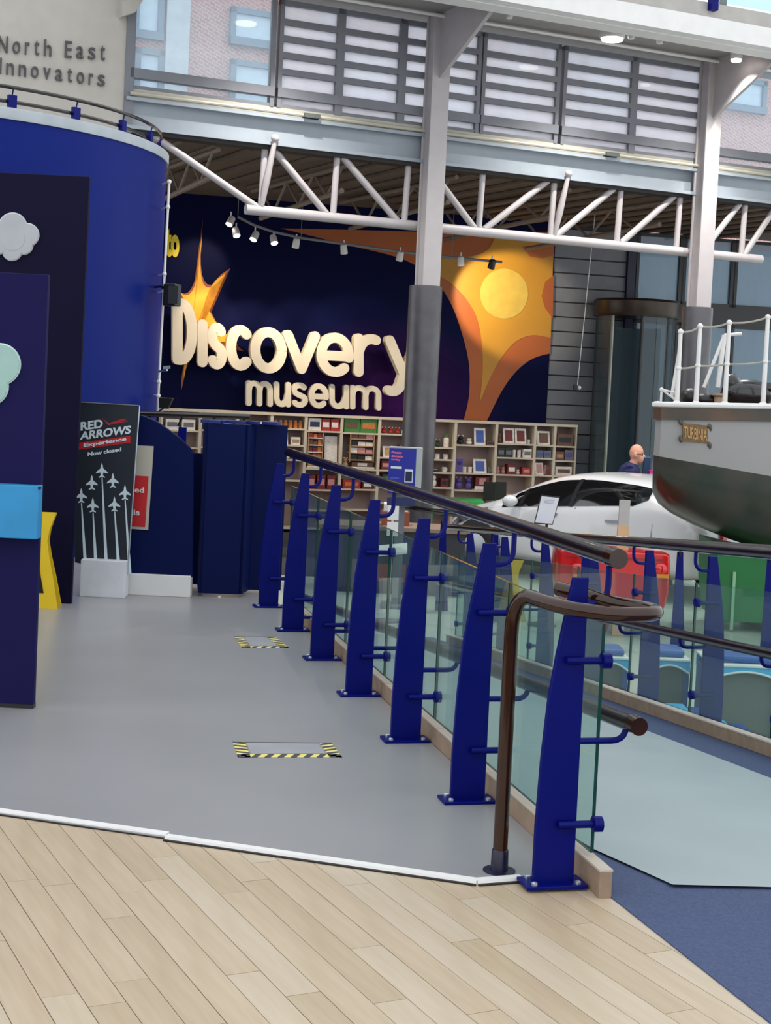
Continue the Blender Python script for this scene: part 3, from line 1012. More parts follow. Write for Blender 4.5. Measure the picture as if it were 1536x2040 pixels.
t = thing('museum_sign', wpx(560, 730, .1), 'large cream three dimensional letters reading Discovery', 'sign')
DEP = .17
letters = [('D', 341, 390, 594, 726), ('I', 390, 411, 636, 731), ('s', 409, 449, 642, 735), ('c', 447, 501, 646, 737), ('o', 495, 567, 650, 742), ('v', 560, 633, 657, 743), ('e', 626, 700, 661, 749), ('r', 698, 762, 664, 750), ('y', 762, 836, 668, 788)]
for c, u0, u1, v0, v1 in letters:
    o1 = .28
    bl, br, tl = wpx(u0, v1, o1), wpx(u1, v1 + (u1 - u0) * .05, o1), wpx(u0, v0, o1)
    bl.z = br.z
    stroke_letter(c, bl, br, tl, WAL.o * DEP, .077).build('letter', M_creaml, t)
t = thing('museum_sign', wpx(620, 815, .1), 'smaller cream three dimensional letters reading museum', 'sign')
for c, u0, u1 in (('m', 488, 541), ('u', 543, 577), ('s', 577, 611), ('e', 612, 652), ('u', 653, 692), ('m', 694, 756)):
    v0 = 757 + (u0 - 488) * .045
    v1 = 808 + (u0 - 488) * .035
    o1 = .20
    bl, br, tl = wpx(u0, v1, o1), wpx(u1, v1 + (u1 - u0) * .045, o1), wpx(u0, v0, o1)
    bl.z = br.z
    stroke_letter(c, bl, br, tl, WAL.o * .12, .043).build('letter', M_creaml, t)
t = thing('wall_word', wpx(343, 514, .01), 'yellow outlined word to high on the mural by the drum', 'lettering')
M_yl = mat('letter_yellow', '#f0d020', .5)
text(MB(), 'to', wpx(329, 512, .02), wpx(357, 513, .02), wpx(329, 455, .02), WAL.o * .02, .05).build('letter_pair', M_yl, t)

# ---- gift shop shelving: one unit per bay
bays = [-3.62, -3.02, -2.45, -1.92, -1.38, -.81, -.20, .39, 1.05, 1.74, 2.40, 2.74, 3.12]
rowpx = {3: [(575, 853), (575, 886), (575, 915)], 4: [(635, 858), (635, 933), (635, 975)], 5: [(708, 862), (708, 934), (708, 974)], 6: [(775, 864), (775, 911), (775, 936), (775, 961)],
         7: [(850, 890), (850, 914), (850, 940), (850, 970)], 8: [(935, 886), (935, 942), (935, 976)], 9: [(1012, 883), (1012, 911), (1012, 945)], 10: [(1072, 886), (1072, 912), (1072, 946)], 11: [(1112, 888), (1112, 917), (1112, 947)]}
bayname = ['leftmost bay', 'second bay from left', 'third bay from left', 'bay above the blue screens', 'bay under letters use', 'bay under letters eum', 'bay left of the column', 'bay behind the column', 'first bay right of column', 'second bay right of column', 'third bay right of column', 'rightmost bay']
SD = .34
TOPZ = 1.04
cells = {}
for i in range(12):
    s0, s1 = bays[i], bays[i + 1]
    u = thing('shelf_unit', WAL.P((s0 + s1) / 2, GZ, SD / 2), 'cream open shelving unit, ' + bayname[i], 'shelving', 'cream shelving along the mural wall')
    if i == 0:
        MB().fbox(WAL, s0, s0 + .03, GZ, TOPZ, .01, SD).build('side_panel', M_shelf, u)
    MB().fbox(WAL, s1 - .022, s1 + .022 * (i < 11), GZ, TOPZ, .01, SD).build('side_panel', M_shelf, u)
    MB().fbox(WAL, s0, s1, TOPZ, TOPZ + .04, .01, SD + .01).build('top_board', M_shelf, u)
    MB().fbox(WAL, s0, s1, GZ, TOPZ, .005, .02).build('back_board', M_shelfb, u)
    zs = [WAL.px(a, b_, SD)[1] for a, b_ in rowpx.get(i, [((i * 75) + 345, 856), ((i * 75) + 345, 890), ((i * 75) + 345, 930)])]
    zs += [zs[-1] - .32, GZ + .08]
    zs = [z_ for z_ in zs if z_ > GZ + .05]
    for z_ in zs:
        MB().fbox(WAL, s0 + .01, s1 - .022, z_ - .025, z_, .02, SD).build('shelf', M_shelf, u)
    cells[i] = (s0 + .03, s1 - .03, zs)

# goods on the shelves
COLS = {'red': '#a3241f', 'dark red': '#6e1a1c', 'orange': '#c8722a', 'white': '#e2d8cf', 'black': '#1b191b', 'green': '#3d7a33', 'blue': '#3a55a0', 'purple': '#59458f', 'brown': '#6a4632', 'pink': '#c78a86', 'grey': '#6a6a6e', 'yellow': '#d2a640', 'dark green': '#20352c', 'navy': '#20264e', 'tan': '#b08a62'}
GM = {k_: mat('goods_' + k_, v_, .5, var=.12, scale=25) for k_, v_ in COLS.items()}
ordn = ['top', 'second', 'third', 'fourth', 'fifth']


def goods(bay, row, items):
    """items: (kind, colour, accent, count, width, height) set out from left to right on one shelf"""
    s0, s1, zs = cells[bay]
    z0 = zs[row]
    tot = sum(it[3] * it[4] for it in items)
    gap = max(.004, (s1 - s0 - tot) / (sum(it[3] for it in items) + 1))
    s = s0 + gap
    for kind, col, acc, cnt, w, h in items:
        nouns = {'box': 'boxed toy', 'book': 'book', 'frame': 'framed picture', 'jar': 'lidded jar', 'plush': 'soft toy', 'mug': 'mug', 'tray': 'stacked tray'}
        for q in range(cnt):
            lab = '%s and %s %s%s, %s shelf, %s' % (col, acc, nouns[kind], '' if cnt == 1 else (' on the left', ' on the right')[q] if cnt == 2 else ', %s from left' % ('first', 'second', 'third', 'fourth', 'fifth', 'sixth')[q], ordn[row], bayname[bay])
            c = WAL.P(s + w / 2, z0, SD - .10)
            nm = {'box': 'toy_box', 'book': 'book', 'frame': 'framed_card', 'jar': 'jar', 'plush': 'soft_toy', 'mug': 'mug', 'tray': 'display_tray'}[kind]
            t_ = thing(nm, c, lab, {'box': 'box', 'book': 'book', 'frame': 'picture', 'jar': 'jar', 'plush': 'toy', 'mug': 'mug', 'tray': 'tray'}[kind], 'gift shop goods' if cnt == 1 else '%ss on the %s shelf of the %s' % (nouns[kind], ordn[row], bayname[bay]))
            m1, m2 = GM[col], GM[acc]
            if kind == 'box':
                MB().fbox(WAL, s, s + w, z0, z0 + h, SD - .18, SD - .03).build('carton', m1, t_)
                MB().fbox(WAL, s + w * .12, s + w * .88, z0 + h * .3, z0 + h * .72, SD - .03, SD - .027).build('printed_panel', m2, t_)
            elif kind == 'book':
                MB().fbox(WAL, s + .004, s + w - .004, z0 + .004, z0 + h - .004, SD - .16, SD - .034).build('pages', GM['white'], t_)
                MB().fbox(WAL, s, s + w, z0, z0 + h, SD - .034, SD - .03).build('cover', m1, t_)
                MB().fbox(WAL, s + w * .2, s + w * .8, z0 + h * .55, z0 + h * .8, SD - .03, SD - .028).build('cover_print', m2, t_)
            elif kind == 'frame':
                lean = .06
                def Pq(a, b_, o):
                    return WAL.P(a, z0 + b_, SD - .05 - lean * b_ / h + o)
                def slabq(a0_, a1_, b0_, b1_, o0_, o1_):
                    return MB().hexa([Pq(a0_, b0_, o0_), Pq(a1_, b0_, o0_), Pq(a1_, b0_, o1_), Pq(a0_, b0_, o1_), Pq(a0_, b1_, o0_), Pq(a1_, b1_, o0_), Pq(a1_, b1_, o1_), Pq(a0_, b1_, o1_)])
                slabq(s, s + w, 0, h, -.015, 0).build('frame', GM['white'] if col != 'white' else m1, t_)
                slabq(s + w * .16, s + w * .84, h * .14, h * .86, 0, .004).build('picture', m2, t_)
            elif kind == 'jar':
                MB().lathe(c, [(w * .42, 0), (w * .46, h * .1), (w * .46, h * .68), (w * .3, h * .78)], 10).build('body', m1, t_, smooth=True)
                MB().lathe(c + V((0, 0, h * .78)), [(w * .33, 0), (w * .33, h * .2), (w * .28, h * .22)], 10).build('lid', m2, t_, smooth=True)
            elif kind == 'mug':
                MB().lathe(c, [(w * .36, 0), (w * .4, h * .1), (w * .4, h)], 10).build('cup', m1, t_, smooth=True)
                MB().tube(arc(c + WAL.x * w * .38 + V((0, 0, h * .8)), c + WAL.x * w * .7 + V((0, 0, h * .5)), c + WAL.x * w * .38 + V((0, 0, h * .2)), 5), w * .06, 5).build('handle', m2, t_)
            elif kind == 'plush':
                MB().ball(c + V((0, 0, h * .3)), (w * .42, w * .36, h * .32), 10, 7).build('body', m1, t_, smooth=True)
                hd_ = MB().ball(c + V((0, 0, h * .74)), (w * .34, w * .32, h * .25), 10, 7).build('head', m1, t_, smooth=True)
                for e in (-1, 1):
                    MB().ball(c + WAL.x * (e * w * .26) + V((0, 0, h * .95)), w * .12, 6, 5).build('ear', m2, t_, smooth=True)
            elif kind == 'tray':
                MB().fbox(WAL, s, s + w, z0, z0 + .012, SD - .2, SD - .02).fbox(WAL, s, s + w, z0, z0 + h * .3, SD - .03, SD - .02).build('tray', GM['white'], t_)
                MB().fbox(WAL, s + .02, s + w - .02, z0 + .012, z0 + h, SD - .18, SD - .05).build('contents', m1, t_)
                MB().fbox(WAL, s + w * .3, s + w * .7, z0 + h * .4, z0 + h * .9, SD - .05, SD - .046).build('label_card', m2, t_)
            s += w + gap


goods(0, 0, [('box', 'white', 'grey', 2, .2, .16)])
goods(1, 0, [('box', 'black', 'white', 1, .24, .12), ('box', 'white', 'black', 1, .14, .14)])
goods(2, 0, [('box', 'white', 'tan', 3, .13, .13)])
goods(3, 0, [('jar', 'orange', 'tan', 6, .075, .12)])
goods(3, 1, [('frame', 'white', 'black', 1, .2, .19), ('box', 'white', 'tan', 1, .14, .12)])
goods(3, 2, [('plush', 'white', 'brown', 3, .13, .13)])
goods(4, 0, [('box', 'white', 'navy', 1, .20, .19), ('box', 'red', 'white', 2, .13, .19)])
goods(4, 1, [('tray', 'yellow', 'orange', 1, .27, .10), ('frame', 'white', 'white', 1, .2, .5)])
goods(4, 2, [('box', 'dark red', 'pink', 3, .13, .22)])
goods(5, 0, [('box', 'green', 'brown', 1, .25, .22), ('box', 'green', 'orange', 1, .26, .22)])
goods(5, 1, [('plush', 'tan', 'white', 1, .1, .17), ('tray', 'brown', 'white', 1, .38, .10)])
goods(5, 2, [('box', 'red', 'orange', 1, .28, .14), ('box', 'dark red', 'white', 1, .16, .12)])
goods(6, 0, [('plush', 'red', 'white', 3, .1, .1), ('jar', 'white', 'brown', 2, .08, .09)])
goods(6, 1, [('frame', 'white', 'tan', 1, .2, .17), ('box', 'brown', 'black', 1, .16, .2)])
goods(6, 2, [('box', 'dark red', 'pink', 3, .13, .14)])
goods(6, 3, [('box', 'dark green', 'green', 1, .26, .13), ('jar', 'tan', 'white', 1, .1, .1)])
goods(7, 0, [('plush', 'dark green', 'yellow', 3, .1, .12), ('jar', 'white', 'green', 1, .1, .2)])
goods(7, 1, [('mug', 'white', 'grey', 4, .1, .08)])
goods(7, 2, [('book', 'black', 'tan', 2, .15, .06), ('mug', 'white', 'white', 1, .1, .08)])
goods(7, 3, [('box', 'red', 'white', 1, .16, .18), ('plush', 'white', 'red', 1, .15, .2), ('box', 'dark red', 'black', 1, .12, .14)])
goods(8, 0, [('plush', 'black', 'white', 1, .14, .14), ('plush', 'white', 'tan', 1, .12, .1), ('frame', 'blue', 'blue', 1, .19, .27), ('box', 'brown', 'black', 1, .1, .07)])
goods(8, 1, [('book', 'purple', 'navy', 1, .12, .22), ('mug', 'white', 'black', 2, .09, .09), ('frame', 'white', 'blue', 1, .22, .22), ('mug', 'grey', 'white', 1, .08, .1)])
goods(8, 2, [('plush', 'purple', 'pink', 2, .14, .2), ('tray', 'dark red', 'pink', 1, .27, .21)])
goods(9, 0, [('plush', 'brown', 'tan', 1, .08, .15), ('frame', 'white', 'dark red', 2, .19, .24), ('mug', 'white', 'grey', 1, .07, .07)])
goods(9, 1, [('box', 'black', 'grey', 2, .12, .15), ('mug', 'white', 'navy', 2, .08, .12), ('box', 'white', 'grey', 1, .14, .14)])
goods(9, 2, [('plush', 'pink', 'brown', 2, .08, .12), ('box', 'dark red', 'white', 1, .14, .16), ('plush', 'white', 'pink', 1, .09, .08), ('box', 'red', 'pink', 1, .14, .12)])
goods(10, 0, [('frame', 'brown', 'brown', 1, .22, .22)])
goods(10, 1, [('box', 'grey', 'blue', 2, .12, .12)])
goods(10, 2, [('frame', 'white', 'pink', 1, .14, .19), ('book', 'dark red', 'brown', 1, .07, .16)])
goods(11, 0, [('box', 'brown', 'black', 1, .28, .19)])
goods(11, 1, [('box', 'brown', 'tan', 1, .14, .14), ('box', 'grey', 'purple', 1, .14, .17)])
goods(11, 2, [('box', 'white', 'brown', 1, .28, .14)])
# stepped racks standing in two of the bays
for bay, rw, frac0, frac1, lab in ((4, 1, .02, .5, 'stepped red rack of small boxes under the word museum'), (5, 1, .2, .92, 'four tier wooden rack of small toys under the word museum')):
    s0, s1, zs = cells[bay]
    a, b_ = s0 + (s1 - s0) * frac0, s0 + (s1 - s0) * frac1
    z0 = zs[rw] + (.11 if True else 0)
    t = thing('tier_rack', WAL.P((a + b_) / 2, z0, SD), lab, 'rack')
    for e in (a, b_ - .015):
        MB().fbox(WAL, e, e + .015, z0, z0 + .44, SD - .02, SD + .0).build('upright', GM['tan'], t)
    for j in range(4):
        zz_ = z0 + .02 + j * .11
        MB().fbox(WAL, a, b_, zz_, zz_ + .014, SD - .16, SD).build('tier', GM['tan'] if bay == 5 else GM['white'], t)
        for q in range(3):
            ww = (b_ - a - .06) / 3
            MB().fbox(WAL, a + .02 + q * (ww + .01), a + .02 + q * (ww + .01) + ww, zz_ + .014, zz_ + .014 + rnd.uniform(.05, .08), SD - .12, SD - .03).build('small_goods', GM[rnd.choice(('dark red', 'brown', 'red', 'orange') if bay == 4 else ('black', 'white', 'dark red', 'pink', 'brown'))], t)
# ---- hanging sensor, drum pole, loudspeaker, floodlight
p = at(1150, 772, 22.5)
t = thing('hanging_sensor', p, 'small black and white sensor hanging on a thin slanted cord', 'sensor')
MB().tube([V((at(1186, 430, 22.5).x, 22.5, 4.36)), p + V((0, 0, .02))], .006, 6).build('cord', M_white, t)
MB().box(p.x - .06, p.x, p.y - .03, p.y + .03, p.z - .04, p.z + .04).build('housing', M_black, t, bevel=.006)
MB().ball(p + V((.03, 0, 0)), .03, 8, 6).build('bulb', M_white, t)
pt, pb = at(337, 362, 13.9), at(313, 830, 13.9)
t = thing('drum_pole', V((pb.x, pb.y, pb.z)), 'thin white pole with clips up the edge of the drum', 'pole')
MB().tube([pb, pt], .012, 8).build('shaft', M_white, t)
for v_ in (362, 412, 545, 580, 760, 788):
    f = (v_ - 830) / (362 - 830)
    MB().ball(pb + (pt - pb) * f, .022, 8, 6).tube([pb + (pt - pb) * f, V((-2.19, 14.1, (pb + (pt - pb) * f).z))], .007, 6).build('clip', M_white, t)
q = at(343, 588, 13.8)
t = thing('loudspeaker', q + V((0, 0, -.11)), 'black wall loudspeaker beside the golden star', 'speaker')
MB().obox(q, V((.06, -.02, 0)), V((.02, .06, 0)), V((0, 0, .1))).build('cabinet', M_black, t, bevel=.01)
MB().obox(q + V((.02, -.075, 0)), V((.045, -.015, 0)), V((.002, .006, 0)), V((0, 0, .08))).build('grille', mat('grille', '#2b2f33', .7), t)
MB().tube([q + V((-.05, .02, .06)), q + V((-.12, .1, .08)), V((-2.24, 14.1, q.z + .08))], .012, 6).build('bracket', M_black, t)
q = at(330, 803, 13.8)
t = thing('floodlight', q + V((0, 0, -.06)), 'small black floodlight on the drum pole above the partition', 'lamp')
MB().hexa([q + V(c) for c in ((-.05, -.04, -.05), (.03, -.04, -.05), (.03, .04, -.05), (-.05, .04, -.05), (-.06, -.06, .05), (.07, -.06, .05), (.07, .05, .05), (-.06, .05, .05))]).build('body', M_black, t, bevel=.006)
MB().tube([q + V((-.02, 0, -.05)), q + V((-.08, .06, -.09)), V((-2.24, 14.1, q.z - .09))], .008, 6).build('arm', M_black, t)
q = at(322, 735, 13.8)
t = thing('camera_bracket', q + V((0, 0, -.03)), 'small grey clamp arm on the drum pole under the letter D', 'bracket')
MB().tube([at(316, 740, 13.88), at(333, 737, 13.8)], .01, 6).build('arm', M_steelb, t)
MB().obox(at(332, 732, 13.8), V((.03, 0, .004)), V((0, .02, 0)), V((0, 0, .014))).build('head', M_steelb, t)

# ---- railings
FIN = [(-.07, 0), (.07, 0), (.068, 1.014), (.016, 1.014), (-.004, .9), (-.028, .76), (-.048, .62), (-.062, .42), (-.07, .2)]


def fin_mb(base, sgn=1):
    return MB().prism([base + RN * (s * sgn) - RD * .011 + V((0, 0, z_)) for s, z_ in FIN], RD * .022)


def pane(mb_s0, p0, p1, zb0, zb1, h, th=.006):
    """glass between two foot points; thin edges in darker green"""
    d = (p1 - p0).normalized()
    n_ = V((-d.y, d.x, 0)).normalized() * th
    a = [p0 - n_ + V((0, 0, zb0)), p1 - n_ + V((0, 0, zb1)), p1 + n_ + V((0, 0, zb1)), p0 + n_ + V((0, 0, zb0))]
    a += [q + V((0, 0, h)) for q in a]
    m_ = MB()
    m_.add(a, [(0, 1, 5, 4), (2, 3, 7, 6)], 0)
    m_.add(a, [(0, 3, 2, 1), (4, 5, 6, 7), (1, 2, 6, 5), (3, 0, 4, 7)], 1)
    return m_


def railing(name, bases, sgn, label, hand_s, low_s, low, side):
    base0 = bases[0]
    R = thing(name, base0, label, 'railing')
    fin0 = plate0 = None
    G = RN * sgn
    for i, b_ in enumerate(bases):
        if fin0 is None:
            fin0 = fin_mb(b_, sgn).build('post', M_post, R, bevel=.003)
            po = fin0
        else:
            po = inst(fin0, b_ - base0, R)
        pl_ = MB().obox(b_ + V((0, 0, .006)), G * .105, RD * .055, V((0, 0, .006))).build('base_plate', M_post, po, bevel=.002)
        for s_ in (-.075, .075):
            for d_ in (-.036, .036):
                MB().lathe(b_ + G * s_ + RD * d_ + V((0, 0, .012)), [(.011, 0), (.011, .008), (.006, .011)], 8).build('bolt', M_steelb, po)
        for zc in (.745, .205):
            c = b_ + V((0, 0, zc)) - RD * .024
            m_ = MB().tube([c + G * .0, c + G * .145], .0125, 10)
            m_.build('clamp_arm', M_post, po, smooth=True)
            MB().lathe(b_ + G * .117 + V((0, 0, zc)) - RD * .024, [(.012, 0), (.026, .004), (.026, .034), (.012, .038)], 12, G).build('clamp_disc', M_post, po, smooth=True)
        # curved bracket to the top handrail
        hb = b_ + V((0, 0, .93))
        MB().tube([hb + G * .05] + arc(hb + G * (hand_s - .06), hb + G * hand_s, hb + G * hand_s + V((0, 0, .06)), 5) + [hb + G * hand_s + V((0, 0, .125))], .011, 8).build('rail_bracket', M_post, po, smooth=True)
        if low:
            lz = low(b_) - .07
            lb = V((b_.x, b_.y, lz))
            MB().tube([lb + G * .05] + arc(lb + G * (low_s - .05), lb + G * low_s, lb + G * low_s + V((0, 0, .05)), 5), .011, 8).build('low_bracket', M_post, po, smooth=True)
    for i in range(len(bases) - 1):
        p0, p1 = bases[i], bases[i + 1]
        d = (p1 - p0)
        q0, q1 = p0 + d.normalized() * .006 + G * .135, p1 - d.normalized() * .006 + G * .135
        g_ = pane(0, V((q0.x, q0.y, 0)), V((q1.x, q1.y, 0)), p0.z + .10, p1.z + .10, .76)
        g_.build('glass_pane', [M_glass, M_gedge], R, recalc=False)
    return R


PB = [V((.613, 4.872, 0)) + RD * (.9765 * i) for i in range(7)]
LOWZ = lambda b_: .545 + RZ(b_.y)
P_R = railing('walkway_railing', PB, 1, 'blue finned railing with glass panes along the grey walkway', .14, .23, LOWZ, 1)
h0, h1 = PB[0] - RD * .07 + RN * .14, PB[-1] + RD * .25 + RN * .14
MB().tube([h0 + V((0, 0, 1.085)), h1 + V((0, 0, 1.085))], .031, 16).build('handrail', M_hand, P_R, smooth=True)
MB().lathe(h0 + V((0, 0, 1.085)), [(.033, -.006), (.034, .05)], 16, RD).build('end_cap', M_bronze, P_R, smooth=True)
g0, g1 = PB[0] - RD * .10 + RN * .23, PB[-1] + RN * .23
lz0, lz1 = LOWZ(PB[0]), LOWZ(PB[-1])
MB().tube([V((g0.x, g0.y, lz0)), V((g1.x, g1.y, lz1))], .028, 14).build('low_handrail', M_hand, P_R, smooth=True)
MB().lathe(V((g0.x, g0.y, lz0)), [(.030, -.006), (.031, .05)], 14, RD).build('end_cap', M_bronze, P_R, smooth=True)
# kerb under the glass, in blocks
k0 = PB[0] - RD * .13
for i in range(6):
    a = k0 + RD * (.98 * i + .004)
    b_ = k0 + RD * (.98 * (i + 1) - .004)
    c = (a + b_) / 2 + RN * .135
    zb = -.012 if i == 0 else RZ(b_.y) - .05
    MB().obox(V((c.x, c.y, (.078 + zb) / 2)), (b_ - a) / 2, RN * .022, V((0, 0, (.078 - zb) / 2))).build('kerb_block', M_kerb, P_R, bevel=.003)
    MB().obox(V((c.x, c.y, .0815)), (b_ - a) / 2, RN * .023, V((0, 0, .0035))).build('kerb_lit_top', M_kerbtop, P_R)

# right side of the ramp
q0 = V((2.085, 7.785, 0)) + RN * .12
QB = []
for t_ in (-1.0, -.02, .96, 1.86, 2.84, 3.82, 4.80, 5.78):
    p = q0 + RD * t_
    QB.append(V((p.x, p.y, RZ(p.y))))
LOWQ = lambda b_: .55 + RZ(b_.y)
Q_R = railing('ramp_railing', QB, -1, 'blue finned railing with glass along the far side of the ramp', .15, .22, LOWQ, -1)
for nm, s_, h_, r_ in (('handrail', .15, 1.06, .03), ('low_handrail', .22, .55, .028)):
    a, b_ = QB[0] - RN * s_ - RD * .3, QB[-1] - RN * s_ + RD * .3
    MB().tube([V((a.x, a.y, RZ(a.y) + h_)), V((b_.x, b_.y, RZ(b_.y) + h_))], r_, 14).build(nm, M_hand, Q_R, smooth=True)
a, b_ = QB[0] - RN * .10 - RD * 1.2, QB[-1] - RN * .10 + RD * .3
for z_, h_, w_, m_ in ((.035, .035, .03, M_kerb), (.073, .004, .032, M_kerbtop)):
    A, B = V((a.x, a.y, RZ(a.y) + z_)), V((b_.x, b_.y, RZ(b_.y) + z_))
    MB().obox((A + B) / 2, (B - A) / 2, RN * w_, V((0, 0, h_))).build('kerb_block' if h_ > .01 else 'kerb_lit_top', m_, Q_R)
A, B = V((a.x, a.y, 0)) + RN * .09, V((b_.x, b_.y, 0)) + RN * .09
MB().hexa([V((A.x, A.y, GZ)), V((B.x, B.y, GZ)), V((B.x, B.y, GZ)) + RN * .1, V((A.x, A.y, GZ)) + RN * .1, V((A.x, A.y, RZ(A.y))), V((B.x, B.y, RZ(B.y))), V((B.x, B.y, RZ(B.y))) + RN * .1, V((A.x, A.y, RZ(A.y))) + RN * .1]).build('side_wall', M_carpet, Q_R)

# handrail across the foot of the ramp
hp = [at(1700, 1102, 14.1), at(1536, 1091, 14.1), at(1100, 1066, 14.4), at(1022, 1037, 14.9), at(955, 1030, 15.4), at(800, 1010, 16.2)]
F_R = thing('foot_railing', V((hp[2].x, hp[2].y, GZ)), 'dark level handrail across the lower floor in front of the white car', 'railing')
MB().tube(hp, .03, 12).build('handrail', M_hand, F_R, smooth=True)
for u in (1165, 1355, 1536, 985, 880):
    v_ = 1066 + (u - 1100) * .0573 if u > 1100 else 1033 + (u - 985) * .12
    p = at(u, v_, 14.2 if u > 1100 else (15.2 if u > 900 else 15.8))
    MB().tube([p + V((0, 0, -.03)), p + V((.03, .1, -.14))], .012, 8).build('rail_bracket', M_black, F_R)
    MB().prism([V((p.x - .02, p.y + .10, GZ)), V((p.x + .12, p.y + .10, GZ)), V((p.x + .08, p.y + .10, GZ + .5)), V((p.x + .055, p.y + .10, p.z - .10)), V((p.x, p.y + .10, p.z - .10))], V((0, .02, 0))).build('post', M_post, F_R)

# walkway end rail behind the partition
p0_, p1_ = at(200, 822, 13.0), at(498, 830, 13.0)
W_R = thing('end_railing', V((p1_.x, p1_.y, 0)), 'dark handrail in front of the shelving, above the blue partition', 'railing')
MB().tube([p0_, p1_], .024, 10).build('handrail', M_hand, W_R, smooth=True)
for u in (300, 364, 430, 490):
    p = at(u, 826, 13.0)
    MB().obox(V((p.x, p.y + .03, p.z / 2 - .05)), V((.035, 0, 0)), V((0, .01, 0)), V((0, 0, p.z / 2 - .06))).build('post', M_post, W_R)
    MB().tube([p + V((0, 0, -.02)), p + V((-.04, .02, -.10))], .009, 6).build('rail_bracket', M_black, W_R)

# near bronze hoop rail
hz = .925
path = [V((.447, 4.985, 0)), V((.447, 4.985, .45)), V((.447, 4.985, .80))]
path += arc((.447, 4.985, .80), (.447, 4.985, hz + .01), (.50, 4.925, hz + .012), 6)[1:]
path += arc((.50, 4.925, hz + .012), (.57, 4.80, hz), (.66, 4.745, hz), 6)[1:]
path += arc((.66, 4.745, hz), (.75, 4.70, hz - .004), (.84, 4.73, hz), 5)[1:]
path += arc((.84, 4.73, hz), (.93, 4.78, hz), (.85, 4.84, hz + .004), 6)[1:]
path += [V((.76, 4.865, hz + .012)), V((.70, 4.93, hz + .02)), V((.60, 5.03, hz + .03))]
t = thing('hoop_handrail', V((.447, 4.985, 0)), 'polished bronze hooped handrail standing beside the nearest blue post', 'handrail')
MB().tube(path, .0245, 16).build('bent_tube', M_bronze, t, smooth=True)
MB().lathe(V((.447, 4.985, 0)), [(.055, 0), (.055, .004), (.03, .006), (.028, .07), (.026, .075)], 18).build('floor_collar', mat('collar', '#11122e', .3), t, smooth=True)

# ---- floor tape squares
def tape(corners, label):
    A, B, C_, D = [V((p.x, p.y, .001)) for p in corners]
    t_ = thing('tape_square', (A + C_) / 2, label, 'floor marking', 'hazard tape squares on the grey floor')
    w = .055
    def quad(p, q, inn):
        L = (q - p).length
        d = (q - p).normalized()
        n_ = max(3, int(L / .05))
        o = MB()
        st = MB()
        nrm = (inn - d * inn.dot(d)).normalized() * w
        o.add([p, q, q + nrm, p + nrm], [(0, 1, 2, 3)])
        for j in range(n_):
            a, b_ = j / n_, (j + .48) / n_
            sk = min(.9 / n_, 1 - b_)
            st.add([p + (q - p) * a + V((0, 0, .0008)), p + (q - p) * b_ + V((0, 0, .0008)), p + (q - p) * (b_ + sk * .5) + nrm + V((0, 0, .0008)), p + (q - p) * (a + sk * .5) + nrm + V((0, 0, .0008))], [(0, 1, 2, 3)])
        so = o.build('tape_strip', M_tapey, t_, recalc=False)
        st.build('black_stripes', mat('tape_black', '#3a3a3c', .5), so, recalc=False)
    quad(D, C_, A - D)
    quad(A, D, B - A)
    quad(B, C_, A - B)
    o = MB()
    o.add([A, B, B + (C_ - B).normalized() * .012, A + (D - A).normalized() * .012], [(0, 1, 2, 3)])
    o.build('thin_edge', mat('tape_black', '#3a3a3c', .5), t_, recalc=False)
    i_ = .06
    dx, dy = (B - A).normalized(), (D - A).normalized()
    o = MB().add([A + dx * i_ + dy * .015 + V((0, 0, .0004)), B - dx * i_ + dy * .015 + V((0, 0, .0004)), C_ - dx * i_ - dy * .06 + V((0, 0, .0004)), D + dx * i_ - dy * .06 + V((0, 0, .0004))], [(0, 1, 2, 3)])
    o.build('clear_sheet', mat('sheet_grey', '#97979d', .35), t_, recalc=False)


tape([fl(463, 1478), fl(660, 1480), fl(682, 1509), fl(474, 1509)], 'nearer yellow and black tape square on the grey floor')
tape([fl(466, 1268), fl(549, 1269), fl(576, 1291), fl(482, 1291)], 'farther yellow and black tape square on the grey floor')

# ---- left display panels
def ypoly(pts, Y, th):
    return MB().prism([at(u, v_, Y) for u, v_ in pts], (0, th, 0))


def drop(p, z_=0.0):
    return V((p.x, p.y, z_))


Y1 = 7.056
c = fl(65, 1413)
t = thing('display_stand', V((c.x - .5, Y1, 0)), 'near violet navy display panel with a mint cloud and sky blue box', 'panel')
TR = at(96, 547, Y1)
ypts = [V((-4, Y1, 0)), V((c.x, Y1, 0)), V((TR.x, Y1, TR.z)), V((-4, Y1, TR.z))]
MB().prism(ypts, (0, .045, 0)).build('board', M_navy2, t, bevel=.003)
MB().prism([V((-4, Y1 - .004, 0)), V((c.x, Y1 - .004, 0)), V((c.x, Y1 - .004, .02)), V((-4, Y1 - .004, .02))], (0, .055, 0)).build('foot_trim', M_black, t)
def cloud(circles, Y, par, m_in, m_out, grow):
    a, b_ = MB(), MB()
    for q, (u, v_, r) in enumerate(circles):
        a.prism([at(u + r * math.cos(i * math.pi / 16), v_ + r * math.sin(i * math.pi / 16), Y - .022 - q * .0007) for i in range(32)], (0, .012, 0))
        b_.prism([at(u + (r + grow) * math.cos(i * math.pi / 16), v_ + (r + grow) * math.sin(i * math.pi / 16), Y - .013 - q * .0007) for i in range(32)], (0, .012, 0))
    b_.build('cloud_outline', m_out, par)
    a.build('cloud', m_in, par)
cloud([(-2, 726, 40), (-22, 770, 36), (-60, 730, 45)], Y1, t, mat('mint', '#93b3ab', .6), mat('mint_edge', '#c3dcd4', .6), 3)
p0_, p1_ = at(86, 966, Y1), at(83, 1071, Y1)
t = thing('blue_box', V((-2.2, Y1 - .1, p1_.z)), 'sky blue shallow box fixed across the near display panel', 'box')
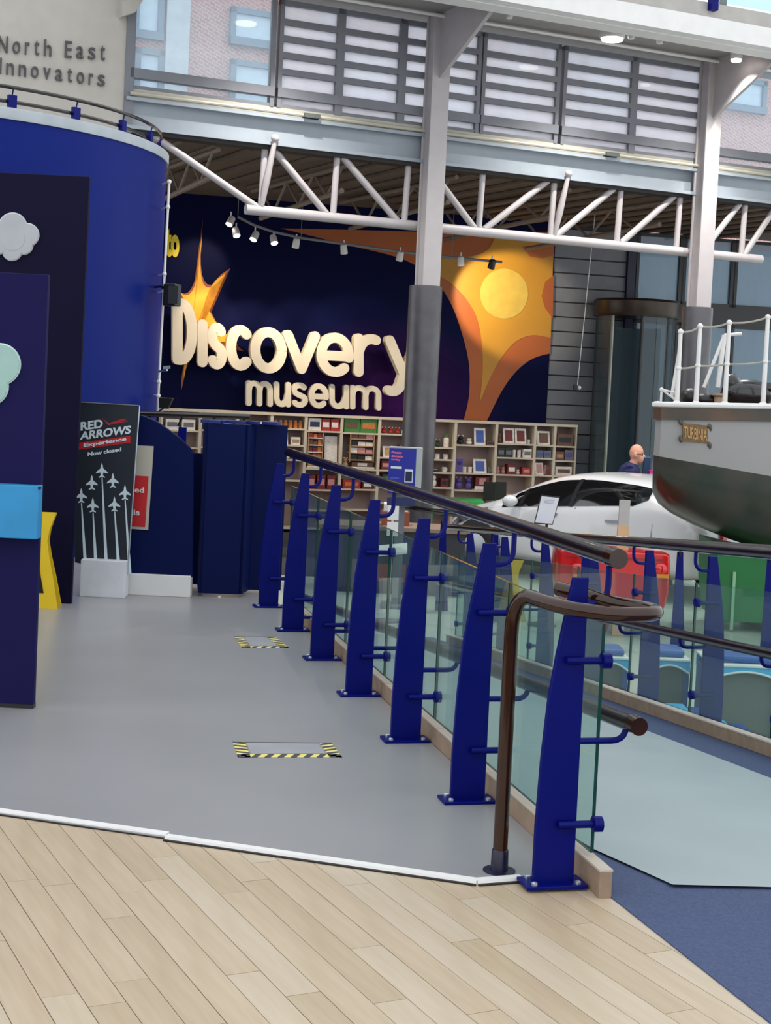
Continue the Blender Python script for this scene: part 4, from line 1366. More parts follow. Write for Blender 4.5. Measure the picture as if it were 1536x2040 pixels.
MB().box(-4, p0_.x, Y1 - .09, Y1 - .005, p1_.z, p0_.z).build('tray', M_sky, t, bevel=.004)
MB().lathe(at(79, 972, Y1 - .09) + V((0, .002, 0)), [(.008, 0), (.008, .006)], 10, (0, -1, 0)).build('screw', M_dark, t)
Y2 = 10.281
c = fl(140, 1204)
TR = at(178, 352, Y2)
t = thing('display_stand', V((c.x - .6, Y2, 0)), 'tall dark navy display panel with a pale grey cloud', 'panel')
MB().prism([V((-6, Y2, 0)), V((c.x, Y2, 0)), V((TR.x, Y2, TR.z)), V((-6, Y2, TR.z))], (0, .05, 0)).build('board', M_navy1, t, bevel=.003)
cloud([(25, 452, 27), (54, 468, 22), (46, 488, 18), (24, 500, 18), (-6, 484, 22), (25, 475, 24)], Y2, t, mat('cloud_grey', '#a6a8ab', .6), mat('cloud_edge', '#c6cacd', .6), 2)

# yellow caution sign on the floor
def caution(base, w, h, label, flip=1):
    t_ = thing('caution_sign', base, label, 'sign', 'yellow wet floor signs')
    for s_, nm in ((-1, 'front_leaf'), (1, 'back_leaf')):
        pr_ = [(.5, 0), (.36, .3), (.22, .55), (.16, .7), (.2, .82), (.34, 1.0)]
        pts = [(x, z_) for x, z_ in pr_] + [(-x, z_) for x, z_ in pr_[::-1]]
        m_ = MB().prism([base + V((x * w, s_ * (.014 + .05 * (1 - z_)), z_ * h)) for x, z_ in pts], (0, .012, 0))
        o = m_.build(nm, M_yellow, t_)
        MB().prism([base + V((x * w, s_ * (.014 + .05 * (1 - z_)) - .004, z_ * h)) for x, z_ in ((-.14, .16), (.14, .16), (0, .42))], (0, .02, 0)).build('triangle_mark', M_black, o)


b_ = fl(78, 1206)
b_ = fl(122, 1208)
caution(V((b_.x - .135, b_.y - .06, 0)), .27, .64, 'yellow caution sign on the floor behind the near display panel')
b_ = at(1018, 1230, 15.5)
caution(V((b_.x, 15.5, GZ)), .30, .62, 'yellow caution sign seen through the railing glass on the lower floor')

# ---- banner
YB = 10.74
b0 = fl(200, 1190)
t = thing('roller_banner', V((b0.x, b0.y, 0)), 'dark banner with seven white jets reading Red Arrows Experience', 'banner')
bp = MB()
quadp = [at(149, 1120, YB), at(254, 1146, YB), at(278, 808, YB), at(158, 801, YB)]
bp.prism(quadp, (0, .012, 0)).build('print_sheet', M_banner, t)
MB().tube([quadp[1] + V((0, -.004, 0)), quadp[2] + V((0, -.004, 0))], .006, 6).build('light_edge', M_steelb, t)
MB().tube([quadp[2] + V((0, -.004, 0)), quadp[3] + V((0, -.004, 0))], .004, 6).build('top_edge', M_frame, t)
bpx = lambda u, v_, o=.004: at(u, v_, YB) + V((0, -o, 0))
dv = V((0, -.003, 0))
for txt, bl, br, tl in (('RED', (161, 858), (205, 852), (161, 841)), ('ARROWS', (159, 877), (260, 864), (161, 860)), ('Experience', (167, 893), (252, 880), (167, 883)), ('Now closed', (175, 909), (242, 899), (175, 901))):
    text(MB(), txt, bpx(*bl), bpx(*br), bpx(*tl), dv, .035).build('print_word', M_pl, t)
MB().prism([bpx(156, 896, .001), bpx(260, 882, .001), bpx(260, 868, .001), bpx(158, 882, .001)], dv * .6).build('red_strip', M_red2, t)
MB().prism([bpx(203, 832, .001), bpx(217, 844, .001), bpx(262, 838, .001), bpx(216, 847, .001)], dv * .6).build('red_swoosh', mat('swoosh', '#c0303a', .5), t)
MB().prism([bpx(217, 843, .002), bpx(245, 834, .002), bpx(253, 836, .002), bpx(224, 846, .002)], dv * .6).build('red_jet', M_red2, t)
jet = [(0, 16), (2, 10), (2.5, 5), (11, -2), (12, -5), (3, -3), (2, -9), (6, -12), (6, -14), (0, -12)]
jet = jet + [(-x, y) for x, y in jet[::-1][1:-1]]
for u, v_, tail in ((203, 938, 1), (183, 962, 0), (225, 958, 0), (162, 988, 1), (249, 982, 1), (185, 1007, 1), (228, 1005, 1)):
    MB().prism([bpx(u + x, v_ - y, .001) for x, y in jet], dv * .6).build('jet_print', M_pl, t)
    if tail:
        e_ = {203: (212, 1122), 162: (170, 1118), 249: (259, 1143), 185: (191, 1118), 228: (236, 1118)}[u]
        MB().prism([bpx(u - .5, v_ + 14, .001), bpx(u + 1.5, v_ + 14, .001), bpx(e_[0] + 3, e_[1], .001), bpx(e_[0] - 3.5, e_[1], .001)], dv * .6).build('smoke_trail', M_pl, t)
q0_, q1_ = fl(154, 1191), fl(249, 1191)
zt = at(200, 1119, q0_.y).z
mb = MB().box(q0_.x, q1_.x, b0.y, b0.y + .16, 0, zt)
mb.build('base_box', mat('white_base', '#d5d7dc', .5), t, bevel=.004)

# ---- curved blue partition with notice
YP = 10.86
p = fl(310, 1187)
t = thing('curved_partition', V((p.x, YP + .03, 0)), 'dark blue partition with a curved top on a white plinth', 'partition')
pts = [(235, 1150), (383, 1150), (385, 905), (378, 893), (358, 873), (335, 856), (312, 840), (290, 830), (262, 822), (238, 822)]
MB().prism([at(u, v_, YP) for u, v_ in pts], (0, .06, 0)).build('board', M_scr, t, bevel=.003)
qa, qb = at(235, 1147, YP), at(381, 1147, YP)
MB().box(qa.x, qb.x, YP - .03, YP + .09, 0, qb.z).build('plinth', M_white, t, bevel=.004)
MB().box(at(378, 900, 11.25).x, at(420, 900, 11.25).x, 11.32, 11.36, .03, 1.02).build('return_leaf', M_scr, t)
t = thing('closed_notice', at(285, 1055, YP - .01), 'white notice board with a red panel half hidden by the banner', 'notice')
MB().prism([at(u, v_, YP - .012) for u, v_ in ((240, 1052), (295, 1056), (306, 889), (250, 886))], (0, .01, 0)).build('backing', M_cream, t)
MB().prism([at(u, v_, YP - .016) for u, v_ in ((243, 1047), (289, 1050), (296, 949), (250, 946))], (0, .004, 0)).build('red_panel', M_red2, t)
for s_, u, v_, w_ in (('ed', 268, 981, 19), ('is', 266, 1026, 12)):
    text(MB(), s_, at(u, v_, YP - .018), at(u + w_, v_ + 1, YP - .018), at(u, v_ - 11, YP - .018), V((0, -.002, 0)), .02).build('notice_text', M_white, t)

# ---- folded blue screens
t = thing('folding_screen', V((-1.05, 11.0, 0)), 'tall dark blue folded screen leaves beside the railing', 'screen')
fp = [(-1.36, 11.36), (-1.30, 10.93), (-1.02, 10.95), (-.985, 11.22), (-.735, 11.26)]
hgt = 1.265
for i in range(4):
    a, b_ = V((*fp[i], 0)), V((*fp[i + 1], 0))
    d = (b_ - a)
    n_ = V((-d.y, d.x, 0)).normalized() * .02
    MB().obox((a + b_) / 2 + V((0, 0, hgt / 2 + .012)), d / 2 - d.normalized() * .004, n_, V((0, 0, hgt / 2 - .012))).build('leaf', M_scr, t, bevel=.003)
tops = [((402, 853), (440, 862)), ((405, 848), (447, 858)), ((444, 847), (490, 856)), ((486, 849), (515, 855)), ((524, 853), (556, 858))]
for i, (a, b_) in enumerate(tops):
    A, B = at(*a, 11.0 + .05 * i), at(*b_, 10.94 + .05 * i)
    A.z = B.z = hgt + .012
    MB().obox((A + B) / 2, (B - A) / 2, V((.006, .05, 0)), V((0, 0, .012))).build('top_rail', mat('screen_edge', '#10266a', .4), t, bevel=.002)
MB().tube([at(437, 1187, 10.92), at(437, 1193, 10.92)], .012, 8).build('foot_stud', M_white, t)

# ---- donation kiosk
KY = 16.0
k0_, k1_ = at(772, 892, KY), at(826, 985, KY)
t = thing('donation_kiosk', V(((k0_.x + k1_.x) / 2, KY + .1, GZ)), 'blue donation kiosk sign in front of the grey column', 'kiosk')
kx0, kx1, kz0, kz1 = k1_.x - .29, k1_.x, k1_.z, k0_.z
MB().box(kx0, kx1 + .065, KY, KY + .12, kz0, kz1 + .015).build('casing', mat('kiosk_grey', '#9ea6a4', .5), t, bevel=.006)
MB().box(kx0, kx1 - .003, KY - .008, KY, kz0, kz1).build('blue_face', mat('kiosk_blue', '#08138a', .35), t)
MB().box((kx0 + kx1) / 2 - .05, (kx0 + kx1) / 2 + .05, KY + .03, KY + .09, GZ + .03, kz0).build('stem', M_frame, t)
MB().box(kx0 - .02, kx1 + .05, KY - .15, KY + .25, GZ, GZ + .03).build('foot_plate', M_frame, t)
MB().box(kx0, kx1, KY - .10, KY + .0, kz0 - .12, kz0 - .04).build('lower_shelf', mat('kiosk_navy', '#142050', .4), t)
W_ = kx1 - kx0
H_ = kz1 - kz0
for j, (word, ww) in enumerate((('Please', .38), ('donate', .42), ('today', .34))):
    zb = kz1 - H_ * (.12 + .082 * j)
    text(MB(), word, (kx0 + W_ * .08, KY - .008, zb), (kx0 + W_ * (.08 + ww), KY - .008, zb), (kx0 + W_ * .08, KY - .008, zb + H_ * .055), (0, -.003, 0), .03).build('print_word', M_pink, t)
MB().box(kx0 + W_ * .08, kx0 + W_ * .48, KY - .011, KY - .008, kz0 + H_ * .55, kz0 + H_ * .60).build('print_line', M_pl, t)
MB().box(kx0 + W_ * .08, kx0 + W_ * .40, KY - .011, KY - .008, kz0 + H_ * .32, kz0 + H_ * .36).build('print_line', mat('print_dim', '#3b48b0', .5), t)
pf = MB().box(kx0 + W_ * .60, kx0 + W_ * .90, KY - .012, KY - .008, kz0 + H_ * .26, kz0 + H_ * .55).build('phone_frame', M_pl, t)
MB().box(kx0 + W_ * .63, kx0 + W_ * .87, KY - .014, KY - .012, kz0 + H_ * .28, kz0 + H_ * .50).build('phone_screen', mat('screen_navy', '#060a3c', .3), pf)
MB().lathe(V((kx0 + W_ * .12, KY - .008, kz0 + H_ * .17)), [(.011, 0), (.011, .003)], 12, (0, -1, 0)).build('print_dot', M_pl, t)

# leaflet stand beside it
p = at(783, 1010, 15.0)
t = thing('leaflet_stand', V((p.x, 15.0, GZ)), 'slim stand with white leaflets below the donation kiosk', 'stand')
MB().tube([V((p.x, 15.02, GZ)), V((p.x, 15.02, p.z))], .012, 8).build('pole', M_white, t)
MB().lathe(V((p.x, 15.02, GZ)), [(.13, 0), (.13, .015), (.03, .03)], 18).build('base', M_frame, t)
for dz in (.0, -.16):
    MB().box(p.x - .05, p.x + .06, 14.99, 15.01, p.z + dz - .13, p.z + dz + .01).build('leaflet', M_white, t)
MB().obox(V((p.x + .02, 14.95, p.z - .42)), V((.14, 0, .02)), V((0, .12, .03)), V((0, 0, .012))).build('tray', M_white, t)

# shop counter with orange crates seen through the glass
p = at(795, 1075, 17.0)
t = thing('shop_counter', V((p.x, 17.2, GZ)), 'dark shop counter with brown panels seen through the railing glass', 'counter')
MB().box(p.x - .9, p.x + .75, 17.0, 17.6, GZ + .06, GZ + .72).build('carcass', mat('counter_dark', '#34343c', .6), t)
MB().box(p.x - .95, p.x + .8, 16.95, 17.65, GZ + .72, GZ + .76).build('worktop', mat('counter_top', '#8a7466', .5), t)
MB().box(p.x - .85, p.x + .7, 17.04, 17.56, GZ, GZ + .06).build('toe_kick', M_black, t)
for j in range(3):
    MB().box(p.x - .28 + j * .2, p.x - .11 + j * .2, 16.985, 17.0, GZ + .14, GZ + .34).build('brown_panel', mat('counter_brown', '#8b4a34', .5), t)
c = V((p.x - .05, 17.3, GZ + .76))
t = thing('leaflet_box', c, 'brown box of white leaflets on the dark shop counter', 'box')
MB().box(c.x - .16, c.x + .16, c.y - .12, c.y + .12, c.z, c.z + .16).build('carton', mat('counter_brown', '#8b4a34', .5), t, bevel=.004)
for j in range(3):
    MB().obox(c + V((-.1 + j * .1, 0, .2)), V((.04, 0, 0)), V((0, .06, .01)), V((0, 0, .045))).build('leaflets', M_white, t)

# green table and two dark chairs
p = at(915, 997, 21.6)
t = thing('green_table', V((p.x, 21.9, GZ)), 'bright green table behind the bonnet of the white car', 'table')
MB().box(p.x - .45, p.x + .36, 21.6, 22.2, p.z - .08, p.z).build('table_top', M_tgreen, t, bevel=.006)
for dx in (-.4, .28):
    for dy in (21.65, 22.15):
        MB().box(p.x + dx - .025, p.x + dx + .025, dy - .025, dy + .025, GZ, p.z - .08).build('leg', M_tgreen, t)
M_ch = mat('chair_green_black', '#23281f', .6)
for i, (u, lab) in enumerate(((976, 'dark olive chair left of its twin, in front of the shelving'), (998, 'dark olive chair right of its twin, above the car bonnet'))):
    p = at(u, 960, 22.6 + .1 * i)
    t = thing('shop_chair', V((p.x, p.y, GZ)), lab, 'chair', 'two dark chairs by the shelving')
    zt = p.z
    MB().obox(V((p.x, p.y, zt - .14)), V((.09, .02 * (1 if i else -1), 0)), V((0, .02, 0)), V((0, 0, .14))).build('backrest', M_ch, t, bevel=.01)
    zs_ = GZ + .45
    MB().obox(V((p.x, p.y + .2, zs_)), V((.15, 0, 0)), V((0, .2, 0)), V((0, 0, .02))).build('seat', M_ch, t, bevel=.01)
    for a in (-.08, .08):
        MB().box(p.x + a - .012, p.x + a + .012, p.y - .012, p.y + .012, zs_, zt - .2).build('back_upright', M_black, t)
    for a in (-.13, .13):
        for e in (.03, .37):
            MB().tube([V((p.x + a, p.y + e, GZ)), V((p.x + a, p.y + e, zs_))], .012, 6).build('leg', M_black, t)

# ---- white hatchback
th = math.radians(45)
CF, CO = V((-math.cos(th), math.sin(th), 0)), V((-math.sin(th), -math.cos(th), 0))
CA = at(1385, 1100, 17.0)
CA.z = GZ
CW = .86                                      # half width


def cp(tt, w_, z_):                           # t forward from the tail, w outward from the centre line (near side +), z above ground
    return CA - CO * CW + CF * tt + CO * w_ + V((0, 0, z_))


car = thing('car', cp(2.0, 0, 0), 'white electric hatchback car parked behind the boat stern', 'car')
#   t, half width low, sill z, belt z, belt half width, roof z, roof half width
ST = [(0.00, .60, .38, .80, .60, .86, .42), (.06, .74, .30, .92, .70, 1.00, .50), (.30, .84, .24, 1.04, .76, 1.26, .56), (.60, .86, .22, 1.08, .80, 1.36, .60), (1.0, .86, .20, 1.06, .82, 1.39, .62), (1.6, .86, .20, 1.00, .83, 1.405, .63),
      (2.05, .86, .20, .95, .83, 1.39, .62), (2.5, .86, .20, .91, .82, 1.28, .60), (2.9, .86, .20, .89, .80, 1.09, .60), (3.3, .86, .20, .86, .77, .93, .58), (3.65, .84, .22, .80, .72, .86, .50), (3.95, .76, .26, .66, .62, .74, .42), (4.15, .58, .32, .52, .48, .58, .34)]


def ring(st):
    tt, w_, zs_, zb, wb, zr, wr = st
    half = [(0, zs_), (w_ * .85, zs_), (w_, zs_ + .12), (w_, (zs_ + zb) / 2), (wb + .02, zb - .05), (wb, zb), ((wb + wr) / 2 + .015, (zb + zr) / 2 + .01), (wr, zr - .03), (wr * .55, zr), (0, zr + .012)]
    return [cp(tt, a, z_) for a, z_ in half] + [cp(tt, -a, z_) for a, z_ in half[1:-1][::-1]]


rg = [ring(s_) for s_ in ST]
nr = len(rg[0])
mb = MB()
vv = [p for r in rg for p in r]
ff = []
for i in range(len(rg) - 1):
    for j in range(nr):
        ff.append((i * nr + j, i * nr + (j + 1) % nr, (i + 1) * nr + (j + 1) % nr, (i + 1) * nr + j))
ff.append(list(range(nr))[::-1])
ff.append([(len(rg) - 1) * nr + j for j in range(nr)])
mb.add(vv, ff)
body = mb.build('body_shell', M_carw, car, smooth='all')
sb = body.modifiers.new('sub', 'SUBSURF')
sb.levels = sb.render_levels = 2


def side(pts, w0_, out, th_=.012):
    """polygon on the car's near flank following its tumblehome: pts are (t, z)"""
    def wz(tt, z_):
        for a, b_ in zip(ST[:-1], ST[1:]):
            if a[0] <= tt <= b_[0]:
                f = (tt - a[0]) / (b_[0] - a[0])
                L = [x + (y - x) * f for x, y in zip(a, b_)]
                break
        _, w_, zs_, zb, wb, zr, wr = L
        if z_ <= zb:
            return w_ + (wb - w_) * max(0, (z_ - (zs_ + zb) / 2) / (zb - (zs_ + zb) / 2))
        return wb + (wr - wb) * min(1, (z_ - zb) / (zr - .03 - zb)) + .012
    q = []
    n_ = len(pts)
    for i in range(n_):
        a, b_ = pts[i], pts[(i + 1) % n_]
        for k_ in range(4):
            f = k_ / 4
            q.append((a[0] + (b_[0] - a[0]) * f, a[1] + (b_[1] - a[1]) * f))
    return MB().prism([cp(tt, wz(tt, z_) + out, z_) for tt, z_ in q], -CO * th_)


def skin_patch(lower, upper, rows=6, cols=24):
    """patch between two (t, z) curves laid on the near flank of the body shell"""
    def smp(c_, f):
        x = c_[0][0] + (c_[-1][0] - c_[0][0]) * f
        for p_, q_ in zip(c_[:-1], c_[1:]):
            if min(p_[0], q_[0]) - 1e-6 <= x <= max(p_[0], q_[0]) + 1e-6:
                g_ = (x - p_[0]) / ((q_[0] - p_[0]) or 1)
                return x, p_[1] + (q_[1] - p_[1]) * g_
        return c_[-1]
    vv_, ff_ = [], []
    for i in range(cols + 1):
        a_, b_ = smp(lower, i / cols), smp(upper, i / cols)
        for j in range(rows + 1):
            g_ = j / rows
            vv_.append(cp(a_[0] + (b_[0] - a_[0]) * g_, .86 - .22 * g_ * (1 if b_[1] > 1.0 else .3), a_[1] + (b_[1] - a_[1]) * g_))
    for i in range(cols):
        for j in range(rows):
            ff_.append((i * (rows + 1) + j, (i + 1) * (rows + 1) + j, (i + 1) * (rows + 1) + j + 1, i * (rows + 1) + j + 1))
    return MB().add(vv_, ff_)


def on_body(o, off_=.006):
    w_ = o.modifiers.new('wrap', 'SHRINKWRAP')
    w_.target = body
    w_.wrap_mode = 'ABOVE_SURFACE'
    w_.offset = off_
    return o


on_body(skin_patch([(.74, 1.22), (.92, 1.10), (1.5, 1.04), (2.2, .97), (2.96, .92)], [(.74, 1.26), (.95, 1.30), (1.6, 1.325), (2.1, 1.28), (2.5, 1.16), (2.96, .925)]).build('side_glass', M_carg, car, smooth='all', recalc=False))
for a in (1.80, 2.62):
    on_body(skin_patch([(a, 1.0 if a < 2 else .94), (a + .07, 1.0 if a < 2 else .94)], [(a - .03, 1.32 if a < 2 else 1.13), (a + .03, 1.31 if a < 2 else 1.10)], cols=3).build('pillar', M_black, car, recalc=False), .009)
for a in (1.08, 2.02):
    side([(a, .86), (a + .2, .85), (a + .2, .88), (a, .89)], 0, .03, .04).build('door_handle', mat('handle_grey', '#8b8f96', .3, metal=.5), car)
for a, nm in ((.62, 'rear'), (1.75, 'mid'), (2.9, 'front')):
    side([(a, .3), (a + .012, .3), (a + .012, .98), (a, .98)], 0, .003, .004).build('door_seam', M_frame, car)
M_rim = mat('alloy', '#a4a8ad', .3, metal=.8)
for tt in (.80, 3.30):
    for sg in (1, -1):
        c = cp(tt, sg * .80, .31)
        MB().lathe(cp(tt, sg * .865, .33), [(.37, 0), (.37, .004)], 28, CO * sg).build('wheel_arch', M_black, car)
        w_ = MB().lathe(c - CO * sg * .10, [(.26, 0), (.31, .02), (.31, .16), (.27, .18)], 28, CO * sg).build('wheel', M_tyre, car, smooth=True)
        MB().lathe(c + CO * sg * .07, [(.2, 0), (.2, .014), (.06, .03)], 20, CO * sg).build('rim', M_rim, w_, smooth=True)
        inner = MB().lathe(c - CO * sg * .7, [(.04, 0), (.04, .62)], 8, CO * sg).build('axle', M_tyre, w_)
m_ = cp(2.72, .92, .98)
MB().ball(m_, (.10, .07, .075), 12, 8).build('wing_mirror', M_carw, car, smooth=True)
on_body(skin_patch([(3.2, .84), (3.5, .70), (3.95, .56)], [(3.2, .86), (3.7, .78), (3.95, .64)]).build('headlight', mat('headlight', '#8d9096', .15, hex2='#2c2e33', scale=8, coat=.5), car, smooth='all', recalc=False))
for e_ in (-.6, .6):
    MB().obox(cp(.0, e_ * .5, .86), CO * .05, CF * .03, V((0, 0, .12))).build('tail_light', M_red, car, bevel=.01)
side([(.3, .22), (3.0, .2), (3.0, .26), (.3, .28)], 0, .004).build('sill_trim', M_black, car)
def quad_patch(q, n_=8):
    """grid over four corners, to be wrapped onto the body"""
    vv_ = [(q[0] * (1 - i / n_) + q[1] * (i / n_)) * (1 - j / n_) + (q[3] * (1 - i / n_) + q[2] * (i / n_)) * (j / n_) for i in range(n_ + 1) for j in range(n_ + 1)]
    return MB().add(vv_, [(i * (n_ + 1) + j, (i + 1) * (n_ + 1) + j, (i + 1) * (n_ + 1) + j + 1, i * (n_ + 1) + j + 1) for i in range(n_) for j in range(n_)])


on_body(quad_patch([cp(.05, -.46, .98), cp(.05, .46, .98), cp(.36, .48, 1.30), cp(.36, -.48, 1.30)]).build('rear_glass', M_carg, car, smooth='all', recalc=False))
on_body(quad_patch([cp(3.2, -.5, .97), cp(3.2, .5, .97), cp(2.5, .48, 1.30), cp(2.5, -.48, 1.30)]).build('windscreen', M_carg, car, smooth='all', recalc=False))

# ---- info sign and post panel in front of the car
p0_ = [at(1078, 986, 15.2), at(1116, 990, 15.2), at(1101, 1046, 15.2), at(1064, 1043, 15.2)]
t = thing('info_sign', V((at(1088, 1050, 15.2).x, 15.25, GZ)), 'white tilted information sign on a black stand in front of the car', 'sign')
MB().prism(p0_, (0, .02, 0)).build('black_board', M_black, t)
cc = (p0_[0] + p0_[2]) / 2
MB().prism([cc + (p - cc) * .92 + V((0, -.004, 0)) for p in p0_], (0, .004, 0)).build('white_sheet', mat('sheet_white', '#ccd2da', .5), t)
for j in range(3):
    a = p0_[0] + (p0_[3] - p0_[0]) * (.14 + .05 * j) + (p0_[1] - p0_[0]) * .25
    b_ = a + (p0_[1] - p0_[0]) * .5
    MB().prism([a + V((0, -.005, 0)), b_ + V((0, -.005, 0)), b_ + V((0, -.005, -.006)), a + V((0, -.005, -.006))], (0, .001, 0)).build('print_line', mat('print_grey', '#9aa0a8', .5), t)
sx = at(1090, 1046, 15.2)
MB().tube([V((sx.x, 15.24, GZ)), V((sx.x, 15.24, sx.z + .06))], .014, 8).build('stand_pole', M_black, t)
MB().lathe(V((sx.x, 15.24, GZ)), [(.15, 0), (.15, .012), (.03, .03)], 20).build('stand_base', M_black, t, smooth=True)
a, b_ = at(1234, 996, 14.8), at(1257, 1000, 14.8)
t = thing('panel_post', V(((a.x + b_.x) / 2, 14.82, GZ)), 'slim upright post with pale grey upper and tan lower panel', 'post')
zm = at(1245, 1048, 14.8).z
MB().box(a.x + .005, b_.x - .005, 14.80, 14.84, zm, a.z).build('upper_panel', mat('panel_pale', '#a8a4a0', .5), t)
MB().box(a.x, b_.x, 14.80, 14.85, GZ, zm).build('lower_panel', mat('panel_tan', '#c9a57c', .5), t)

# ---- red rounded vehicle body
RY = 14.65
def rp_(u, v_, Y=RY):
    return at(u, v_, Y)
t = thing('red_microcar', V((rp_(1228, 1250).x, RY + .4, GZ)), 'glossy red rounded microcar behind the lower railing', 'vehicle')
x0, x1 = rp_(1113, 1105).x, rp_(1338, 1110).x
zt = rp_(1228, 1101).z
cxr = (x0 + x1) / 2
hw = (x1 - x0) / 2
prof = [(-.98, 0), (-1.0, -.12), (-1.0, -.38), (-.94, -.52), (-.84, -.60), (.84, -.60), (.94, -.52), (1.0, -.38), (1.0, -.12), (.98, 0), (.9, .015), (-.9, .015)]
sect = []
for dy, sc2, up in ((0, .97, -.01), (.05, 1, 0), (.55, 1, .0), (.95, .93, -.02), (1.1, .8, -.08)):
    sect.append([V((cxr + x * hw * sc2, RY + dy, zt + (z_ if z_ < 0 else z_) * sc2 + up)) for x, z_ in prof])
mb = MB()
n_ = len(prof)
mb.add([p for s_ in sect for p in s_], [list(range(n_))[::-1], [4 * n_ + j for j in range(n_)]] + [(i * n_ + j, i * n_ + (j + 1) % n_, (i + 1) * n_ + (j + 1) % n_, (i + 1) * n_ + j) for i in range(4) for j in range(n_)])
mb.build('body_shell', M_red, t, smooth=True, bevel=.012)
for u in (1150, 1316):
    p = rp_(u, 1134, RY - .01)
    hl = MB().ball(p, (.07, .035, .06), 14, 10).build('headlamp', mat('lamp_red', '#d11516', .1, coat=.8), t, smooth=True)
    p2 = rp_(u + 4, 1148, RY - .02)
    MB().box(p2.x - .06, p2.x + .06, p2.y - .012, p2.y + .01, p2.z - .02, p2.z + .02).build('amber_indicator', mat('amber', '#d9861a', .3), t, bevel=.004)
for u in (1208, 1305):
    p = rp_(u, 1250)
    MB().lathe(V((p.x - .045, RY + .25, GZ + .22)), [(.17, 0), (.22, .02), (.22, .07), (.17, .09)], 20, (1, 0, 0)).build('wheel', mat('wheel_red', '#7e1418', .4), t, smooth=True)
p = rp_(1228, 1240)
MB().box(cxr - .25, cxr + .05, RY + .1, RY + .8, GZ + .12, zt - .55).build('lower_body', mat('lower_red', '#8c1b20', .3), t, bevel=.02)
MB().box(x0 + .08, x1 - .08, RY - .012, RY, zt - .06, zt - .045).build('bonnet_seam', mat('lower_red', '#8c1b20', .3), t)

# ---- blue and white activity tables beyond the ramp railing
M_arch = mat('arch_grey', '#5b5a56', .6)


def activity_table(c, w_, d_, label):
    """c: middle of the front top edge"""
    h_ = c.z - GZ
    g = V((c.x, c.y + d_, GZ))
    t_ = thing('activity_table', g, label, 'table', 'light blue tables beyond the ramp')
    MB().box(c.x - w_, c.x + w_, c.y, c.y + 2 * d_, c.z - .015, c.z).build('white_rim', M_white, t_, bevel=.003)
    MB().box(c.x - w_ * .8, c.x + w_ * .8, c.y + .06, c.y + 2 * d_ - .06, c.z, c.z + .05).build('navy_insert', mat('insert_blue', '#274f9a', .4), t_, bevel=.02)
    for y_ in (c.y + .01, c.y + 2 * d_ - .03):
        pts = [(-w_, c.z - .015), (-w_, c.z - .10)] + [(-w_ + 2 * w_ * f, c.z - .10 + (.055 * math.sin(f * math.pi) if True else 0)) for f in [i / 8 for i in range(1, 8)]] + [(w_, c.z - .10), (w_, c.z - .015)]
        MB().prism([V((c.x + x, y_, z_)) for x, z_ in pts], (0, .02, 0)).build('blue_apron', M_lb, t_)
        MB().tube([V((c.x + x, y_, z_)) for x, z_ in pts[1:-1]], .008, 6).build('apron_trim', M_white, t_)
    MB().box(c.x - w_ * .9, c.x + w_ * .9, c.y + .06, c.y + 2 * d_ - .06, GZ + .02, c.z - .03).build('plinth', M_arch, t_, bevel=.02)
    for x in (-w_ + .02, w_ - .02):
        MB().box(c.x + x - .02, c.x + x + .02, c.y + .03, c.y + 2 * d_ - .03, GZ, c.z - .05).build('end_leg', mat('leg_navy', '#1c3a86', .4), t_)


for u, v_, Y, w_, d_, lab in ((1336, 1313, 10.3, .14, .2, 'light blue table with white rim behind the middle ramp post'), (1490, 1326, 9.9, .24, .25, 'larger light blue table at the right edge beyond the glass'), (1222, 1310, 11.3, .12, .2, 'light blue table seen just right of the nearest blue post')):
    activity_table(at(u, v_, Y), w_, d_, lab)
for u, v_, Y, lab in ((1352, 1416, 9.75, 'light blue low stool showing above the ramp kerb, left of its twin'), (1435, 1450, 9.40, 'light blue low stool showing above the ramp kerb, right of its twin')):
    c = at(u, v_, Y)
    t = thing('low_stool', V((c.x, c.y + .12, GZ)), lab, 'stool', 'light blue stools beyond the ramp kerb')
    MB().box(c.x - .08, c.x + .08, c.y, c.y + .24, c.z - .07, c.z).build('seat', M_lb, t, bevel=.01)
    MB().box(c.x + .09, c.x + .20, c.y, c.y + .24, c.z - .09, c.z - .02).build('side_shelf', mat('leg_navy', '#1c3a86', .4), t)
    MB().box(c.x - .06, c.x + .06, c.y + .03, c.y + .21, GZ, c.z - .07).build('pedestal', M_arch, t)
c = at(1451, 1326, 9.98)
t = thing('play_block', c, 'small navy block with white lid on the larger light blue table', 'block')
MB().box(c.x - .035, c.x + .035, c.y, c.y + .07, c.z, c.z + .065).build('block', mat('block_navy', '#24458f', .5), t, bevel=.006)
MB().box(c.x - .04, c.x + .04, c.y - .004, c.y + .074, c.z, c.z + .012).build('lid', M_white, t)

# ---- boat
HY = 14.95
boat = thing('museum_boat', V((4.6, HY + 1.1, .2)), 'grey steam launch hull with dark green underside and rope rail', 'boat')
M_hull = mat('hull_underside', '#16261b', .28, hex2='#332d25', scale=1.2, spec=.6, stretch=(3, 1, 3))
xs_ = [2.66, 2.72, 2.85, 3.1, 3.5, 4.0, 4.6, 5.4, 6.4]
cy_ = HY + .92
SK = lambda y: .2 * (y - HY)


def hsec(x):
    f = min(1, (x - 2.66) / 1.4)
    hwid = .84 + .14 * f ** .6                # half beam at deck
    if x < 2.7:
        hwid = .80
    zd = 1.50 + .03 * (x - 2.66)
    zb = 1.02 - .125 * (x - 2.66)             # foot of the grey band
    keel = .60 - .62 * min(1, (x - 2.66) / 1.5) ** .55
    keel = max(keel, -.05)
    return hwid, zd, zb, keel


